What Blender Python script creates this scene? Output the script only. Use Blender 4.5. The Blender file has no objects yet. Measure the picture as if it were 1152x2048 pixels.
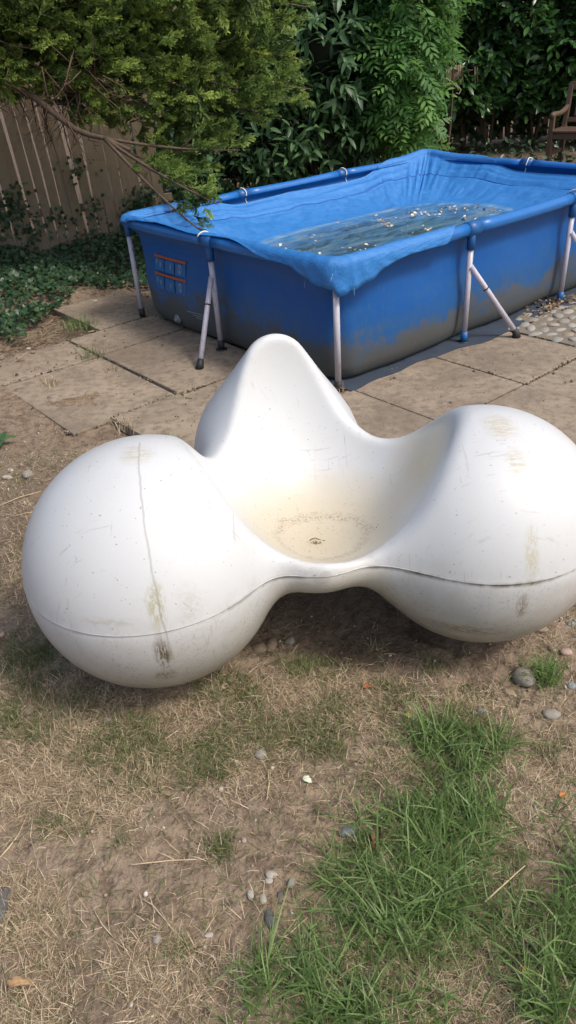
import bpy, bmesh, math, random
import numpy as np
from mathutils import Vector, Matrix, Quaternion

rng = np.random.default_rng(11)
random.seed(5)
scene = bpy.context.scene
COL = scene.collection

# ------------------------------------------------------------------ camera
FPX, PITCH, ROLL, HCAM = 1458.3, 0.568318, -0.073984, 1.5348
cam_fw = np.array([0, math.cos(PITCH), -math.sin(PITCH)])
_rt = np.array([1.0, 0, 0]); _up = np.cross(_rt, cam_fw)
cam_r = math.cos(ROLL) * _rt + math.sin(ROLL) * _up
cam_u = -math.sin(ROLL) * _rt + math.cos(ROLL) * _up
CAMP = np.array([0, 0, HCAM])
cd = bpy.data.cameras.new("camera")
cd.sensor_fit = 'VERTICAL'; cd.sensor_height = 36.0; cd.lens = 36.0 * FPX / 2048.0
cd.clip_start = 0.05; cd.clip_end = 500
cam = bpy.data.objects.new("camera", cd); COL.objects.link(cam)
M = Matrix([[cam_r[i], cam_u[i], -cam_fw[i], CAMP[i]] for i in range(3)] + [[0, 0, 0, 1]])
cam.matrix_world = M
scene.camera = cam

# ------------------------------------------------------------------ light
SUN_AZ = Vector((0.80, -0.50, 0)).normalized()      # towards the sun, on the ground
SUN_EL = math.radians(53)
world = bpy.data.worlds.new("World"); scene.world = world; world.use_nodes = True
wn = world.node_tree; wn.nodes.clear()
sky = wn.nodes.new('ShaderNodeTexSky'); sky.sky_type = 'NISHITA'; sky.sun_disc = False
sky.sun_elevation = SUN_EL; sky.sun_rotation = math.atan2(SUN_AZ.x, SUN_AZ.y)
sky.air_density = 1.0; sky.dust_density = 4.5; sky.ozone_density = 1.0
bg = wn.nodes.new('ShaderNodeBackground'); bg.inputs[1].default_value = 0.115
wo = wn.nodes.new('ShaderNodeOutputWorld')
wn.links.new(sky.outputs[0], bg.inputs[0]); wn.links.new(bg.outputs[0], wo.inputs[0])
sl = bpy.data.lights.new("sun", 'SUN'); sl.energy = 1.4; sl.angle = math.radians(12); sl.color = (1, 0.945, 0.86)
sun = bpy.data.objects.new("sun", sl); COL.objects.link(sun)
sdir = SUN_AZ * math.cos(SUN_EL) + Vector((0, 0, math.sin(SUN_EL)))
sun.rotation_euler = sdir.to_track_quat('Z', 'Y').to_euler(); sun.location = (6, 3, 9)
vs = scene.view_settings
vs.view_transform = 'Standard'; vs.look = 'None'; vs.gamma = 1.0; vs.exposure = 0.64
vs.use_curve_mapping = False

# ------------------------------------------------------------------ helpers
def ground_pt(x, y, z=0.0):
    """point at height z seen at photo pixel (x, y)"""
    d = cam_fw + cam_r * (x - 576) / FPX + cam_u * (1024 - y) / FPX
    t = (z - HCAM) / d[2]
    return CAMP + t * d
def at_depth(x, y, Y):
    d = cam_fw + cam_r * (x - 576) / FPX + cam_u * (1024 - y) / FPX
    return CAMP + d * (Y / d[1])
def project(P):
    d = np.asarray(P) - CAMP
    z = d @ cam_fw
    z = np.where(np.abs(z) < 1e-4, 1e-4, z)
    return 576 + FPX * (d @ cam_r) / z, 1024 - FPX * (d @ cam_u) / z, z

def hash3(i, j, k, seed=0):
    h = (i * 374761393 + j * 668265263 + k * 2147483647 + seed * 1274126177) & 0xFFFFFFFF
    h = ((h ^ (h >> 13)) * 1274126177) & 0xFFFFFFFF
    h = h ^ (h >> 16)
    return (h & 0xFFFF) / 65535.0
def vnoise(x, y, z=0.0, seed=0):
    x, y, z = np.broadcast_arrays(np.asarray(x, float), np.asarray(y, float), np.asarray(z, float))
    xi, yi, zi = (np.floor(a).astype(np.int64) for a in (x, y, z))
    fx, fy, fz = x - xi, y - yi, z - zi
    fx, fy, fz = (a * a * (3 - 2 * a) for a in (fx, fy, fz))
    r = 0
    for a in (0, 1):
        for b in (0, 1):
            for c in (0, 1):
                w = (fx if a else 1 - fx) * (fy if b else 1 - fy) * (fz if c else 1 - fz)
                r = r + w * hash3(xi + a, yi + b, zi + c, seed)
    return r
def fbm(x, y, z=0.0, oct=4, seed=0):
    r, a, s = 0, 0.5, 1.0
    for o in range(oct):
        r = r + a * (vnoise(np.asarray(x) * s, np.asarray(y) * s, np.asarray(z) * s, seed + o) - 0.5)
        a *= 0.5; s *= 2.03
    return r
def sstep(a, b, x):
    t = np.clip((x - a) / (b - a), 0, 1)
    return t * t * (3 - 2 * t)

def mesh_np(name, V, F, smooth=False, attrs=None):
    """V (n,3); F list of (m,k) int arrays"""
    if not isinstance(F, list): F = [F]
    F = [np.asarray(f, np.int32) for f in F if len(f)]
    me = bpy.data.meshes.new(name)
    V = np.asarray(V, np.float32)
    me.vertices.add(len(V)); me.vertices.foreach_set('co', V.ravel())
    idx = np.concatenate([f.ravel() for f in F])
    tot = np.concatenate([np.full(len(f), f.shape[1], np.int32) for f in F])
    st = np.concatenate([[0], np.cumsum(tot)[:-1]]).astype(np.int32)
    me.loops.add(len(idx)); me.loops.foreach_set('vertex_index', idx)
    me.polygons.add(len(tot)); me.polygons.foreach_set('loop_start', st); me.polygons.foreach_set('loop_total', tot)
    me.polygons.foreach_set('use_smooth', np.full(len(tot), smooth))
    for k, a in (attrs or {}).items():
        at = me.attributes.new(k, 'FLOAT', 'POINT'); at.data.foreach_set('value', np.asarray(a, np.float32))
    me.update(calc_edges=True); me.validate()
    return me
def obj(name, me, material=None, parent=None, kind=None, label=None, cat=None, group=None):
    o = bpy.data.objects.new(name, me); COL.objects.link(o)
    if me is not None and material is not None and len(me.materials) == 0: me.materials.append(material)
    if parent is not None: o.parent = parent
    tag(o, label, cat, group, kind)
    return o
def tag(o, label=None, cat=None, group=None, kind=None):
    if label: o['label'] = label
    if cat: o['category'] = cat
    if group: o['group'] = group
    if kind: o['kind'] = kind
    return o
def empty(name, loc, label=None, cat=None, group=None, kind=None, rotz=0.0):
    o = bpy.data.objects.new(name, None); COL.objects.link(o)
    o.location = loc; o.rotation_euler = (0, 0, rotz); o.empty_display_size = 0.1
    return tag(o, label, cat, group, kind)
def bm_obj(name, bm, material, parent=None, smooth=False, **kw):
    me = bpy.data.meshes.new(name); bm.to_mesh(me); bm.free()
    if smooth: me.polygons.foreach_set('use_smooth', np.full(len(me.polygons), True))
    return obj(name, me, material, parent, **kw)

def tube_arrays(P, R, n=8, cap=True):
    P = np.asarray(P, float); m = len(P); R = np.broadcast_to(np.asarray(R, float), (m,))
    T = np.gradient(P, axis=0); T /= np.linalg.norm(T, axis=1)[:, None] + 1e-12
    ref = np.array([0, 0, 1.0]) if abs(T[0][2]) < 0.9 else np.array([1.0, 0, 0])
    A = []; a = np.cross(T[0], ref); a /= np.linalg.norm(a)
    for i in range(m):
        a = a - T[i] * (a @ T[i]); a /= np.linalg.norm(a) + 1e-12; A.append(a.copy())
    A = np.array(A); B = np.cross(T, A)
    th = np.arange(n) * 2 * np.pi / n
    V = (P[:, None] + R[:, None, None] * (np.cos(th)[None, :, None] * A[:, None] + np.sin(th)[None, :, None] * B[:, None])).reshape(-1, 3)
    i, j = np.meshgrid(np.arange(m - 1), np.arange(n), indexing='ij')
    q = np.stack([i * n + j, i * n + (j + 1) % n, (i + 1) * n + (j + 1) % n, (i + 1) * n + j], -1).reshape(-1, 4)
    tris = np.zeros((0, 3), int)
    if cap:
        V = np.vstack([V, P[0], P[-1]]); k = len(V)
        j = np.arange(n)
        tris = np.vstack([np.stack([(j + 1) % n, j, np.full(n, k - 2)], -1), np.stack([(m - 1) * n + j, (m - 1) * n + (j + 1) % n, np.full(n, k - 1)], -1)])
    return V, q, tris
def tube(name, P, R, material, parent=None, n=10, **kw):
    V, q, t = tube_arrays(P, R, n)
    return obj(name, mesh_np(name, V, [q, t], True), material, parent, **kw)
class Acc:
    """collects pieces of one mesh"""
    def __init__(s): s.V = []; s.Q = []; s.T = []; s.n = 0; s.A = []
    def add(s, V, q=None, t=None, tint=0.5):
        s.V.append(np.asarray(V)); s.A.append(np.full(len(V), tint) if np.isscalar(tint) else tint)
        if q is not None and len(q): s.Q.append(np.asarray(q) + s.n)
        if t is not None and len(t): s.T.append(np.asarray(t) + s.n)
        s.n += len(V)
    def tube(s, P, R, n=6, tint=0.5): s.add(*tube_arrays(P, R, n), tint=tint)
    def mesh(s, name, smooth=True):
        F = []
        if s.Q: F.append(np.vstack(s.Q))
        if s.T: F.append(np.vstack(s.T))
        return mesh_np(name, np.vstack(s.V), F, smooth, {'tint': np.concatenate(s.A)})
def box_arrays(c, h, ax=None):
    c = np.asarray(c, float); h = np.asarray(h, float)
    S = np.array([[x, y, z] for x in (-1, 1) for y in (-1, 1) for z in (-1, 1)], float) * h
    if ax is not None: S = S @ np.asarray(ax)
    q = np.array([[0, 1, 3, 2], [4, 6, 7, 5], [0, 4, 5, 1], [2, 3, 7, 6], [0, 2, 6, 4], [1, 5, 7, 3]])
    return S + c, q
def box_mesh(name, hx, hy, hz, bevel=0.004, seg=2, jitter=0.0):
    bm = bmesh.new(); bmesh.ops.create_cube(bm, size=2)
    for v in bm.verts:
        v.co = Vector((v.co.x * hx, v.co.y * hy, v.co.z * hz)) + Vector([random.uniform(-jitter, jitter) for _ in range(3)])
    if bevel: bmesh.ops.bevel(bm, geom=list(bm.edges), offset=bevel, segments=seg, affect='EDGES', profile=0.6)
    me = bpy.data.meshes.new(name); bm.to_mesh(me); bm.free()
    return me
def frames(a, n):
    """rotation matrices with columns along a, n x a, n"""
    a = a / (np.linalg.norm(a, axis=1)[:, None] + 1e-9)
    n = n - a * np.sum(a * n, 1)[:, None]; n = n / (np.linalg.norm(n, axis=1)[:, None] + 1e-9)
    b = np.cross(n, a)
    return np.stack([a, b, n], -1)
def spread(tv, tf, R, T, S, tint=None):
    """copies of a template joined in one array"""
    n, k = len(T), len(tv)
    S = np.asarray(S)
    sv = tv[None] * (S[:, None, None] if S.ndim == 1 else S[:, None, :])
    V = np.einsum('nij,nkj->nki', R, sv) + T[:, None]
    F = (tf[None] + (np.arange(n) * k)[:, None, None]).reshape(-1, tf.shape[1])
    t = np.repeat(rng.random(n) if tint is None else tint, k)
    return V.reshape(-1, 3), F, t
def unit(v): return v / (np.linalg.norm(v, axis=-1, keepdims=True) + 1e-9)

# ------------------------------------------------------------------ materials
class MT:
    def __init__(s, name):
        s.m = bpy.data.materials.new(name); s.m.use_nodes = True
        s.t = s.m.node_tree; s.t.nodes.clear()
        s.out = s.n('ShaderNodeOutputMaterial')
    def n(s, typ, ins=None, **p):
        nd = s.t.nodes.new(typ)
        for k, v in p.items(): setattr(nd, k, v)
        for k, v in (ins or {}).items(): s.set(nd.inputs[k], v)
        return nd
    def set(s, sock, v):
        if isinstance(v, bpy.types.NodeSocket): s.t.links.new(v, sock)
        elif isinstance(v, bpy.types.Node): s.t.links.new(v.outputs[0], sock)
        else:
            if sock.type == 'RGBA' and len(v) == 3: v = (*v, 1)
            sock.default_value = v
    def geo(s): return s.n('ShaderNodeNewGeometry').outputs['Position']
    def objc(s): return s.n('ShaderNodeTexCoord').outputs['Object']
    def attr(s, name): return s.n('ShaderNodeAttribute', attribute_name=name).outputs['Fac']
    def map(s, vec, loc=(0, 0, 0), rot=(0, 0, 0), sc=(1, 1, 1), typ='POINT'):
        return s.n('ShaderNodeMapping', {'Vector': vec, 'Location': loc, 'Rotation': rot, 'Scale': sc}, vector_type=typ).outputs[0]
    def noise(s, vec, scale, detail=3, rough=.55, dist=0.0):
        return s.n('ShaderNodeTexNoise', {'Vector': vec, 'Scale': scale, 'Detail': detail, 'Roughness': rough, 'Distortion': dist}).outputs[0]
    def vor(s, vec, scale, feature='F1', rnd=1.0):
        return s.n('ShaderNodeTexVoronoi', {'Vector': vec, 'Scale': scale, 'Randomness': rnd}, feature=feature).outputs[0]
    def ramp(s, fac, stops):
        nd = s.n('ShaderNodeValToRGB', {'Fac': fac}); e = nd.color_ramp.elements
        while len(e) < len(stops): e.new(0.5)
        for i, (p, c) in enumerate(stops):
            e[i].position = p; e[i].color = (c, c, c, 1) if np.isscalar(c) else (*c, 1)
        return nd.outputs[0]
    def mix(s, fac, a, b, mode='MIX'):
        nd = s.n('ShaderNodeMix', data_type='RGBA', blend_type=mode)
        s.set(nd.inputs[0], fac); s.set(nd.inputs[6], a); s.set(nd.inputs[7], b)
        return nd.outputs[2]
    def math(s, op, a, b=0.0, clamp=False):
        nd = s.n('ShaderNodeMath', operation=op, use_clamp=clamp); s.set(nd.inputs[0], a); s.set(nd.inputs[1], b)
        return nd.outputs[0]
    def xyz(s, vec): return s.n('ShaderNodeSeparateXYZ', {0: vec}).outputs
    def bump(s, h, strength=.3, dist=.01, normal=None):
        i = {'Height': h, 'Strength': strength, 'Distance': dist}
        if normal is not None: i['Normal'] = normal
        return s.n('ShaderNodeBump', i).outputs[0]
    def pbr(s, col, rough=.6, normal=None, **kw):
        i = {'Base Color': col, 'Roughness': rough}
        if normal is not None: i['Normal'] = normal
        i.update(kw)
        p = s.n('ShaderNodeBsdfPrincipled', i); s.t.links.new(p.outputs[0], s.out.inputs[0])
        return p
    def rnd(s): return s.n('ShaderNodeObjectInfo').outputs['Random']

def leaf_mat(name, c0, c1, c2, rough=.45, trans=.35, spec=.5, tc=None):
    m = MT(name); t = m.attr('tint')
    r = m.rnd(); f = m.math('FRACT', m.math('ADD', t, m.math('MULTIPLY', r, 3.7)))
    col = m.ramp(f, [(0, c0), (.55, c1), (1, c2)])
    nz = m.noise(m.geo(), 60, 2)
    col = m.mix(m.math('MULTIPLY', nz, .5), col, c0)
    p = m.pbr(col, rough, **{'Specular IOR Level': spec})
    tr = m.n('ShaderNodeBsdfTranslucent', {'Color': m.mix(.5, col, tc or c2)})
    mx = m.n('ShaderNodeMixShader', {0: trans, 1: p.outputs[0], 2: tr.outputs[0]})
    m.t.links.new(mx.outputs[0], m.out.inputs[0])
    return m.m
def flat_mat(name, c, rough=.6, var=.15, scale=25, bump=0.0, spec=.5, metal=0.0):
    m = MT(name); g = m.objc(); nz = m.noise(g, scale, 4)
    col = m.mix(nz, [x * (1 - var) for x in c], [min(1, x * (1 + var)) for x in c])
    m.pbr(col, rough, m.bump(nz, bump, .004) if bump else None, **{'Specular IOR Level': spec, 'Metallic': metal})
    return m.m

def soil_material():
    m = MT('soil'); g = m.geo()
    n1 = m.noise(g, 2.2, 5, .6); n2 = m.noise(g, 28, 5, .65); n3 = m.noise(g, 160, 4, .7)
    c = m.ramp(n1, [(.3, (.20, .15, .108)), (.52, (.285, .22, .160)), (.72, (.36, .285, .21))])
    c = m.mix(m.math('MULTIPLY', m.attr('sand'), .8), c, (.37, .265, .165))
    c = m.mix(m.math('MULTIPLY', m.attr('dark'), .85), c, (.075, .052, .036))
    c = m.mix(m.ramp(n2, [(.38, .75), (.55, 0)]), c, (.12, .085, .06))
    c = m.mix(m.ramp(n3, [(.55, 0), (.75, .55)]), c, (.42, .33, .23))
    v = m.vor(g, 70); crumbs = m.ramp(v, [(0, 1.0), (.55, 0.0)])
    h = m.math('ADD', m.math('MULTIPLY', n2, .7), m.math('ADD', m.math('MULTIPLY', n3, .35), m.math('MULTIPLY', crumbs, .25)))
    m.pbr(c, .95, m.bump(h, .9, .016), **{'Specular IOR Level': .15})
    return m.m
def slab_material():
    m = MT('concrete_slab'); g = m.geo(); r = m.rnd()
    n1 = m.noise(g, 3.0, 5, .6); n2 = m.noise(g, 22, 4, .6); n3 = m.noise(g, 210, 3, .7)
    c = m.ramp(n1, [(.3, (.245, .195, .143)), (.7, (.37, .30, .225))])
    c = m.mix(m.math('MULTIPLY', r, .35), c, (.33, .275, .20))
    c = m.mix(m.ramp(n2, [(.34, .65), (.54, 0)]), c, (.14, .11, .085)); c = m.mix(m.ramp(m.noise(g, 1.6, 6, .7, .5), [(.40, .55), (.56, 0)]), c, (.135, .108, .085))
    sp = m.ramp(n3, [(.58, 0), (.68, .7)]); c = m.mix(sp, c, (.47, .39, .30))
    sd = m.ramp(m.noise(g, 260, 2), [(.30, .6), (.40, 0)]); c = m.mix(sd, c, (.11, .08, .06))
    m.pbr(c, .9, m.bump(m.math('ADD', n3, m.math('MULTIPLY', n2, .6)), .5, .004), **{'Specular IOR Level': .2})
    return m.m
def bark_mat(name, a, b):
    m = MT(name); g = m.objc(); n = m.noise(m.map(g, sc=(1, 1, .35)), 30, 5, .65)
    m.pbr(m.mix(n, a, b), .9, m.bump(n, .7, .01), **{'Specular IOR Level': .2})
    return m.m

MAT = {}
MAT['soil'] = soil_material()
MAT['slab'] = slab_material()
MAT['bark'] = bark_mat('bark', (.05, .036, .026), (.17, .125, .09))
MAT['dead_twig'] = bark_mat('dead_twig', (.055, .035, .024), (.15, .10, .068))

# ------------------------------------------------------------------ pool frame of reference
PB = np.array([.306434, 3.505075]); YAW = .666824
PU = np.array([math.cos(YAW), math.sin(YAW)]); PV = np.array([-PU[1], PU[0]])
def to_uv(x, y):
    return (x - PB[0]) * PU[0] + (y - PB[1]) * PU[1], (x - PB[0]) * PV[0] + (y - PB[1]) * PV[1]
def from_uv(u, v, z=0.0): return np.array([*(PB + PU * u + PV * v), z])

# ------------------------------------------------------------------ ground
def patio_mask(u, v):
    a = sstep(-.72, -.64, u) * sstep(-.78, -.70, v)
    b = sstep(-.05, .0, u) * sstep(-1.6, -1.5, v)
    c = sstep(-1.02, -.95, u + .12 * sstep(1.3, 1.5, v) - .22 * sstep(.64, .70, v)) * sstep(-.05, .05, v)
    return np.clip(np.maximum(np.maximum(a, b), c), 0, 1) * (1 - sstep(2.75, 2.9, v))
def gz(x, y):
    u, v = to_uv(x, y)
    z = -0.022 + 0.030 * fbm(x * 1.6, y * 1.6, oct=3, seed=3) + 0.016 * fbm(x * 9, y * 9, oct=3, seed=8)
    near = np.exp(-((x) ** 2 + (y - 1.8) ** 2) / 9.0)
    z = z + near * 0.018 * fbm(x * 34, y * 34, oct=3, seed=21)
    # hollow scraped out below the seat, and the crumbling bank beside the right ball
    z = z - 0.075 * np.exp(-(((x - .08) / .17) ** 2 + ((y - 1.74) / .16) ** 2))
    e = (x - .50) + .35 * (y - 1.35) + .05 * np.sin(y * 23) + .04 * fbm(x * 14, y * 14, oct=2, seed=5) * 2
    z = z - 0.028 * sstep(.0, .035, e) * sstep(.95, 1.1, y) * (1 - sstep(1.75, 2.0, y))
    for (bx_, by_) in ((-.386, 1.68), (.553, 1.757)): z = z + .020 * np.exp(-(((x - bx_) ** 2 + (y - by_) ** 2) / .19 ** 2) ** 2)
    pm = patio_mask(u, v)
    z = z * (1 - pm) + (-0.05) * pm
    z = z + (.014 + .02 * fbm(x * 6, y * 6, oct=3, seed=61)) * sstep(.66, .8, v) * (1 - sstep(1.5, 1.7, v)) * (1 - sstep(-.95, -.7, u)) * sstep(-1.5, -1.2, u)
    # mulch strip and ivy bed rise towards the fence
    z = z + .06 * sstep(1.95, 2.6, v) * (1 - sstep(.0, .25, u)) * (1 - pm)
    return z
def axis(lo, hi, dlo, dhi, step, far):
    mid = np.arange(dlo, dhi + 1e-6, step)
    def out(a, b):
        d = abs(b - a); k = int(math.log(1 + d * .35 / step) / .35 * .5) + 6
        t = np.linspace(0, 1, k + 1)[1:]
        return a + (b - a) * (np.expm1(t * 5.5) / math.expm1(5.5))
    return np.concatenate([out(dlo, lo)[::-1], mid, out(dhi, hi)])
gx = axis(-60, 60, -1.45, 1.75, .0095, 60); gy = axis(-30, 90, .35, 2.9, .0095, 90)
gy = np.unique(np.concatenate([gy, np.arange(2.9, 6.0, .035)]))
GX, GY = np.meshgrid(gx, gy, indexing='ij')
GZ = gz(GX, GY)
nx, ny = GX.shape
gi, gj = np.meshgrid(np.arange(nx - 1), np.arange(ny - 1), indexing='ij')
GF = np.stack([gi * ny + gj, (gi + 1) * ny + gj, (gi + 1) * ny + gj + 1, gi * ny + gj + 1], -1).reshape(-1, 4)
gpx, gpy, gpz = project(np.stack([GX, GY, GZ], -1).reshape(-1, 3))
def blob(px, py, lst):
    r = np.zeros_like(px)
    for (x, y, rx, ry, w) in lst:
        r = np.maximum(r, w * np.exp(-(((px - x) / rx) ** 2 + ((py - y) / ry) ** 2)))
    return r
sand = blob(gpx, gpy, [(560, 1830, 110, 110, 1), (480, 1850, 150, 90, .6), (640, 1700, 60, 90, .6), (620, 1600, 60, 50, .4), (320, 1720, 120, 60, .25), (140, 800, 130, 60, .75), (30, 790, 80, 40, .5)])
sand = np.where(gpz > .1, sand, 0) * (.7 + .9 * fbm(GX.ravel() * 7, GY.ravel() * 7, oct=3, seed=31))
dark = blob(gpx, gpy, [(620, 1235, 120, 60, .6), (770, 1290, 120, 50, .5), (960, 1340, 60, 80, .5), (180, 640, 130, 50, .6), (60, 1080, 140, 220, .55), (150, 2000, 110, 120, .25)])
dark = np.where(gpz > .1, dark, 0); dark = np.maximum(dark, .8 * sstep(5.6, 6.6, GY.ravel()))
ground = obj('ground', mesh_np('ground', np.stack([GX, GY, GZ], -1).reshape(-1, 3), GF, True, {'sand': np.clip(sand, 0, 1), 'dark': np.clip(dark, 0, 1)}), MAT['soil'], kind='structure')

# ------------------------------------------------------------------ patio slabs
patio = empty('patio', from_uv(0, 0, 0), kind='structure', rotz=YAW)
cells = []
UB = [-1.20, -.57, .08, .715, 1.33]
for i in range(4):
    for (v0, v1) in ((-1.53, -.63), (-.63, 0.0), (0.0, .63), (.63, 1.52)):
        u0, u1 = UB[i], UB[i + 1]
        z = 0.0
        if v0 < -1 and i < 2: continue
        if v0 == -.63 and i < 1: continue
        if v0 == 0.0 and i > 0 and False: continue
        if i >= 2 and v0 >= .0: continue             # under the pool
        if i == 0 and v0 == 0.0: u0 = -.985; z = .012
        if i == 0 and v0 == .63: z = -.007
        cells.append((u0, u1, v0, v1, z))
cells += [(1.33, 1.96, -1.53, -.63, 0), (1.96, 2.6, -1.53, -.63, 0), (.715, 1.33, -2.43, -1.53, 0), (1.33, 1.96, -2.43, -1.53, 0), (.08, .715, -2.43, -1.53, 0)]
cells += [(-1.83, -1.2, 1.54, 2.0, -.006), (-1.2, -.57, 1.54, 1.97, -.004), (-.57, .08, 1.54, 1.97, 0), (-.33, .3, 1.985, 2.72, -.003), (.08, .715, 1.54, 1.97, 0)]
for (u0, u1, v0, v1, z) in cells:
    g = .005
    hx, hy = (u1 - u0) / 2 - g, (v1 - v0) / 2 - g
    me = box_mesh('paving_slab', hx, hy, .025, .006, 2, .003)
    o = obj('paving_slab', me, MAT['slab'], patio)
    o.location = ((u0 + u1) / 2, (v0 + v1) / 2, z - .025 + random.uniform(-.002, .002))
    o.rotation_euler = (random.uniform(-.004, .004), random.uniform(-.004, .004), random.uniform(-.004, .004))

# cobbles set beside the patio
mc = MT('cobble_stone'); g_ = mc.objc(); rr = mc.rnd()
cc = mc.ramp(rr, [(0, (.24, .22, .19)), (.35, (.37, .34, .29)), (.6, (.28, .275, .26)), (.8, (.40, .375, .33)), (1, (.34, .25, .15))])
nn = mc.noise(mc.map(g_, sc=(20, 20, 20)), 1.0, 5)
cc = mc.mix(mc.math('MULTIPLY', nn, .5), cc, (.22, .21, .19))
mc.pbr(cc, .75, mc.bump(nn, .4, .006)); MAT['cobble'] = mc.m
cob = empty('cobbled_paving', from_uv(1.33, -.6, 0), kind='structure', rotz=YAW)
bed = box_mesh('mortar_bed', .75, .30, .02, .004)
mb = MT('mortar'); nm = mb.noise(mb.geo(), 40, 4); mb.pbr(mb.mix(nm, (.13, .11, .08), (.24, .205, .155)), .95, mb.bump(nm, .6, .008)); MAT['mortar'] = mb.m
bo = obj('mortar_bed', bed, MAT['mortar'], cob); bo.location = (.76, .31, -.0155)
def lump(name, seed, sub=2, rough=.18):
    bm = bmesh.new(); bmesh.ops.create_icosphere(bm, subdivisions=sub, radius=1)
    for v in bm.verts:
        p = np.array(v.co); k = 1 + rough * 2 * float(fbm(*(p * 1.3 + seed * 7.1), oct=2, seed=seed)); v.co *= k
    me = bpy.data.meshes.new(name); bm.to_mesh(me); bm.free()
    me.polygons.foreach_set('use_smooth', np.full(len(me.polygons), True)); return me
cobm = [lump('cobble', s) for s in range(6)]
for m_ in cobm: m_.materials.append(MAT['cobble'])
row = 0; v = .05
while v < .58:
    u = .04 + (row % 2) * .05 + random.uniform(0, .02)
    while u < 1.45:
        if not (u < .12 and v > .5):
            o = obj('cobble', random.choice(cobm), None, cob)
            o.location = (u, v + random.uniform(-.008, .008), .001 + random.uniform(-.006, .003))
            o.scale = (random.uniform(.036, .056), random.uniform(.026, .040), random.uniform(.012, .017))
            o.rotation_euler = (random.uniform(-.15, .15), random.uniform(-.15, .15), random.uniform(-.5, .5))
        u += random.uniform(.092, .112)
    v += .074; row += 1

# ------------------------------------------------------------------ pool
def liner_material():
    m = MT('pool_liner'); g = m.objc(); x, y, z = m.xyz(g)
    n1 = m.noise(m.map(g, sc=(1, 1, 1.5)), 3.2, 6, .62); n2 = m.noise(m.map(g, sc=(1, 1, .3)), 45, 4, .7); n3 = m.noise(g, 14, 5, .7)
    base = m.mix(n3, (.004, .074, .29), (.008, .10, .345))
    # algae and silt washed up from the ground: height with a ragged edge
    h = m.math('ADD', m.math('MULTIPLY', z, -3.3), m.math('ADD', m.math('MULTIPLY', n1, 1.7), m.math('ADD', m.math('MULTIPLY', n3, .75), m.math('MULTIPLY', m.math('SUBTRACT', m.noise(g, 70, 4, .75), .5), .55))))
    side = m.math('MULTIPLY', m.math('LESS_THAN', x, .12), .10)
    h = m.math('ADD', h, side)
    f1 = m.ramp(h, [(.47, 0), (.62, .72), (.85, .92)])
    f0 = m.ramp(m.math('ADD', h, m.math('MULTIPLY', n2, .5)), [(.10, 0), (.75, .45)])
    c = m.mix(f0, base, (.045, .10, .14))
    c = m.mix(f1, c, (.085, .085, .072))
    c = m.mix(m.ramp(m.noise(m.map(g, sc=(1, 1, .15)), 80, 3), [(.62, 0), (.8, .25)]), c, (.16, .20, .22))
    m.pbr(c, m.mix(f1, (.42,) * 3, (.8,) * 3), m.bump(m.math('ADD', n2, n3), .12, .006), **{'Specular IOR Level': .35})
    return m.m
MAT['liner'] = liner_material()
m = MT('rail_sleeve'); nz = m.noise(m.objc(), 30, 4); m.pbr(m.mix(nz, (.010, .12, .40), (.02, .165, .50)), .34, m.bump(nz, .08, .003)); MAT['sleeve'] = m.m
m = MT('blue_plastic'); nz = m.noise(m.objc(), 40, 4); m.pbr(m.mix(nz, (.006, .075, .26), (.012, .12, .36)), .42); MAT['bplastic'] = m.m
m = MT('grey_steel_tube'); g_ = m.objc(); nz = m.noise(g_, 35, 5); ns = m.noise(m.map(g_, sc=(4, 4, .6)), 30, 4)
c = m.mix(nz, (.42, .40, .47), (.56, .54, .61)); c = m.mix(m.ramp(ns, [(.58, 0), (.72, .75)]), c, (.16, .14, .13)); m.pbr(c, .4); MAT['steel'] = m.m
MAT['black_rubber'] = flat_mat('black_rubber', (.022, .022, .024), .6, .3)
MAT['gsheet'] = flat_mat('ground_sheet', (.035, .05, .075), .7, .35, 14, .3)
pool = empty('above_ground_pool', from_uv(0, 0, 0), 'blue rectangular steel frame pool with sagging cover on the patio', 'pool', rotz=YAW)
PL, PW, RZ, RR = 3.0, 2.01, .640, .034
def ring(inset, r, z, bul, n=26):
    """rounded rectangle, counter-clockwise from near corner along the long side"""
    pts = []
    def side(p0, p1, nrm, legs):
        for t in np.linspace(0, 1, n):
            p = p0 + (p1 - p0) * t
            L = np.linalg.norm(p1 - p0); s = t * L
            k = np.sin(np.pi * ((s / (L / legs)) % 1.0)) ** 1.2
            pts.append(p + nrm * bul * k)
    x0, x1, y0, y1 = inset, PL - inset, inset, PW - inset
    cs = [((x1 - r, y0 + r), -90), ((x1 - r, y1 - r), 0), ((x0 + r, y1 - r), 90), ((x0 + r, y0 + r), 180)]
    ends = [((x0 + r, y0), (x1 - r, y0), (0, -1), 3), ((x1, y0 + r), (x1, y1 - r), (1, 0), 2), ((x1 - r, y1), (x0 + r, y1), (0, 1), 3), ((x0, y1 - r), (x0, y0 + r), (-1, 0), 2)]
    for k in range(4):
        a, b, nr, lg = ends[k]; side(np.array(a), np.array(b), np.array(nr), lg)
        c, a0 = cs[k]
        for t in np.linspace(0, 90, 9)[1:-1]:
            th = math.radians(a0 + t); pts.append(np.array(c) + r * np.array([math.cos(th), math.sin(th)]))
    P = np.array(pts); return np.c_[P, np.full(len(P), z)]
lv = [(.045, .08, .640, 0), (.012, .06, .612, .0), (.018, .06, .585, .0), (.040, .08, .560, .006), (.045, .10, .48, .020), (.040, .12, .38, .034), (.036, .13, .28, .042),
      (.036, .14, .18, .042), (.040, .15, .10, .036), (.052, .16, .045, .026), (.075, .17, .012, .016), (.12, .18, .004, 0)]
rings = [ring(i, r, z, b) for (i, r, z, b) in lv]
nr_ = len(rings[0]); LV = np.vstack(rings)
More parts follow.
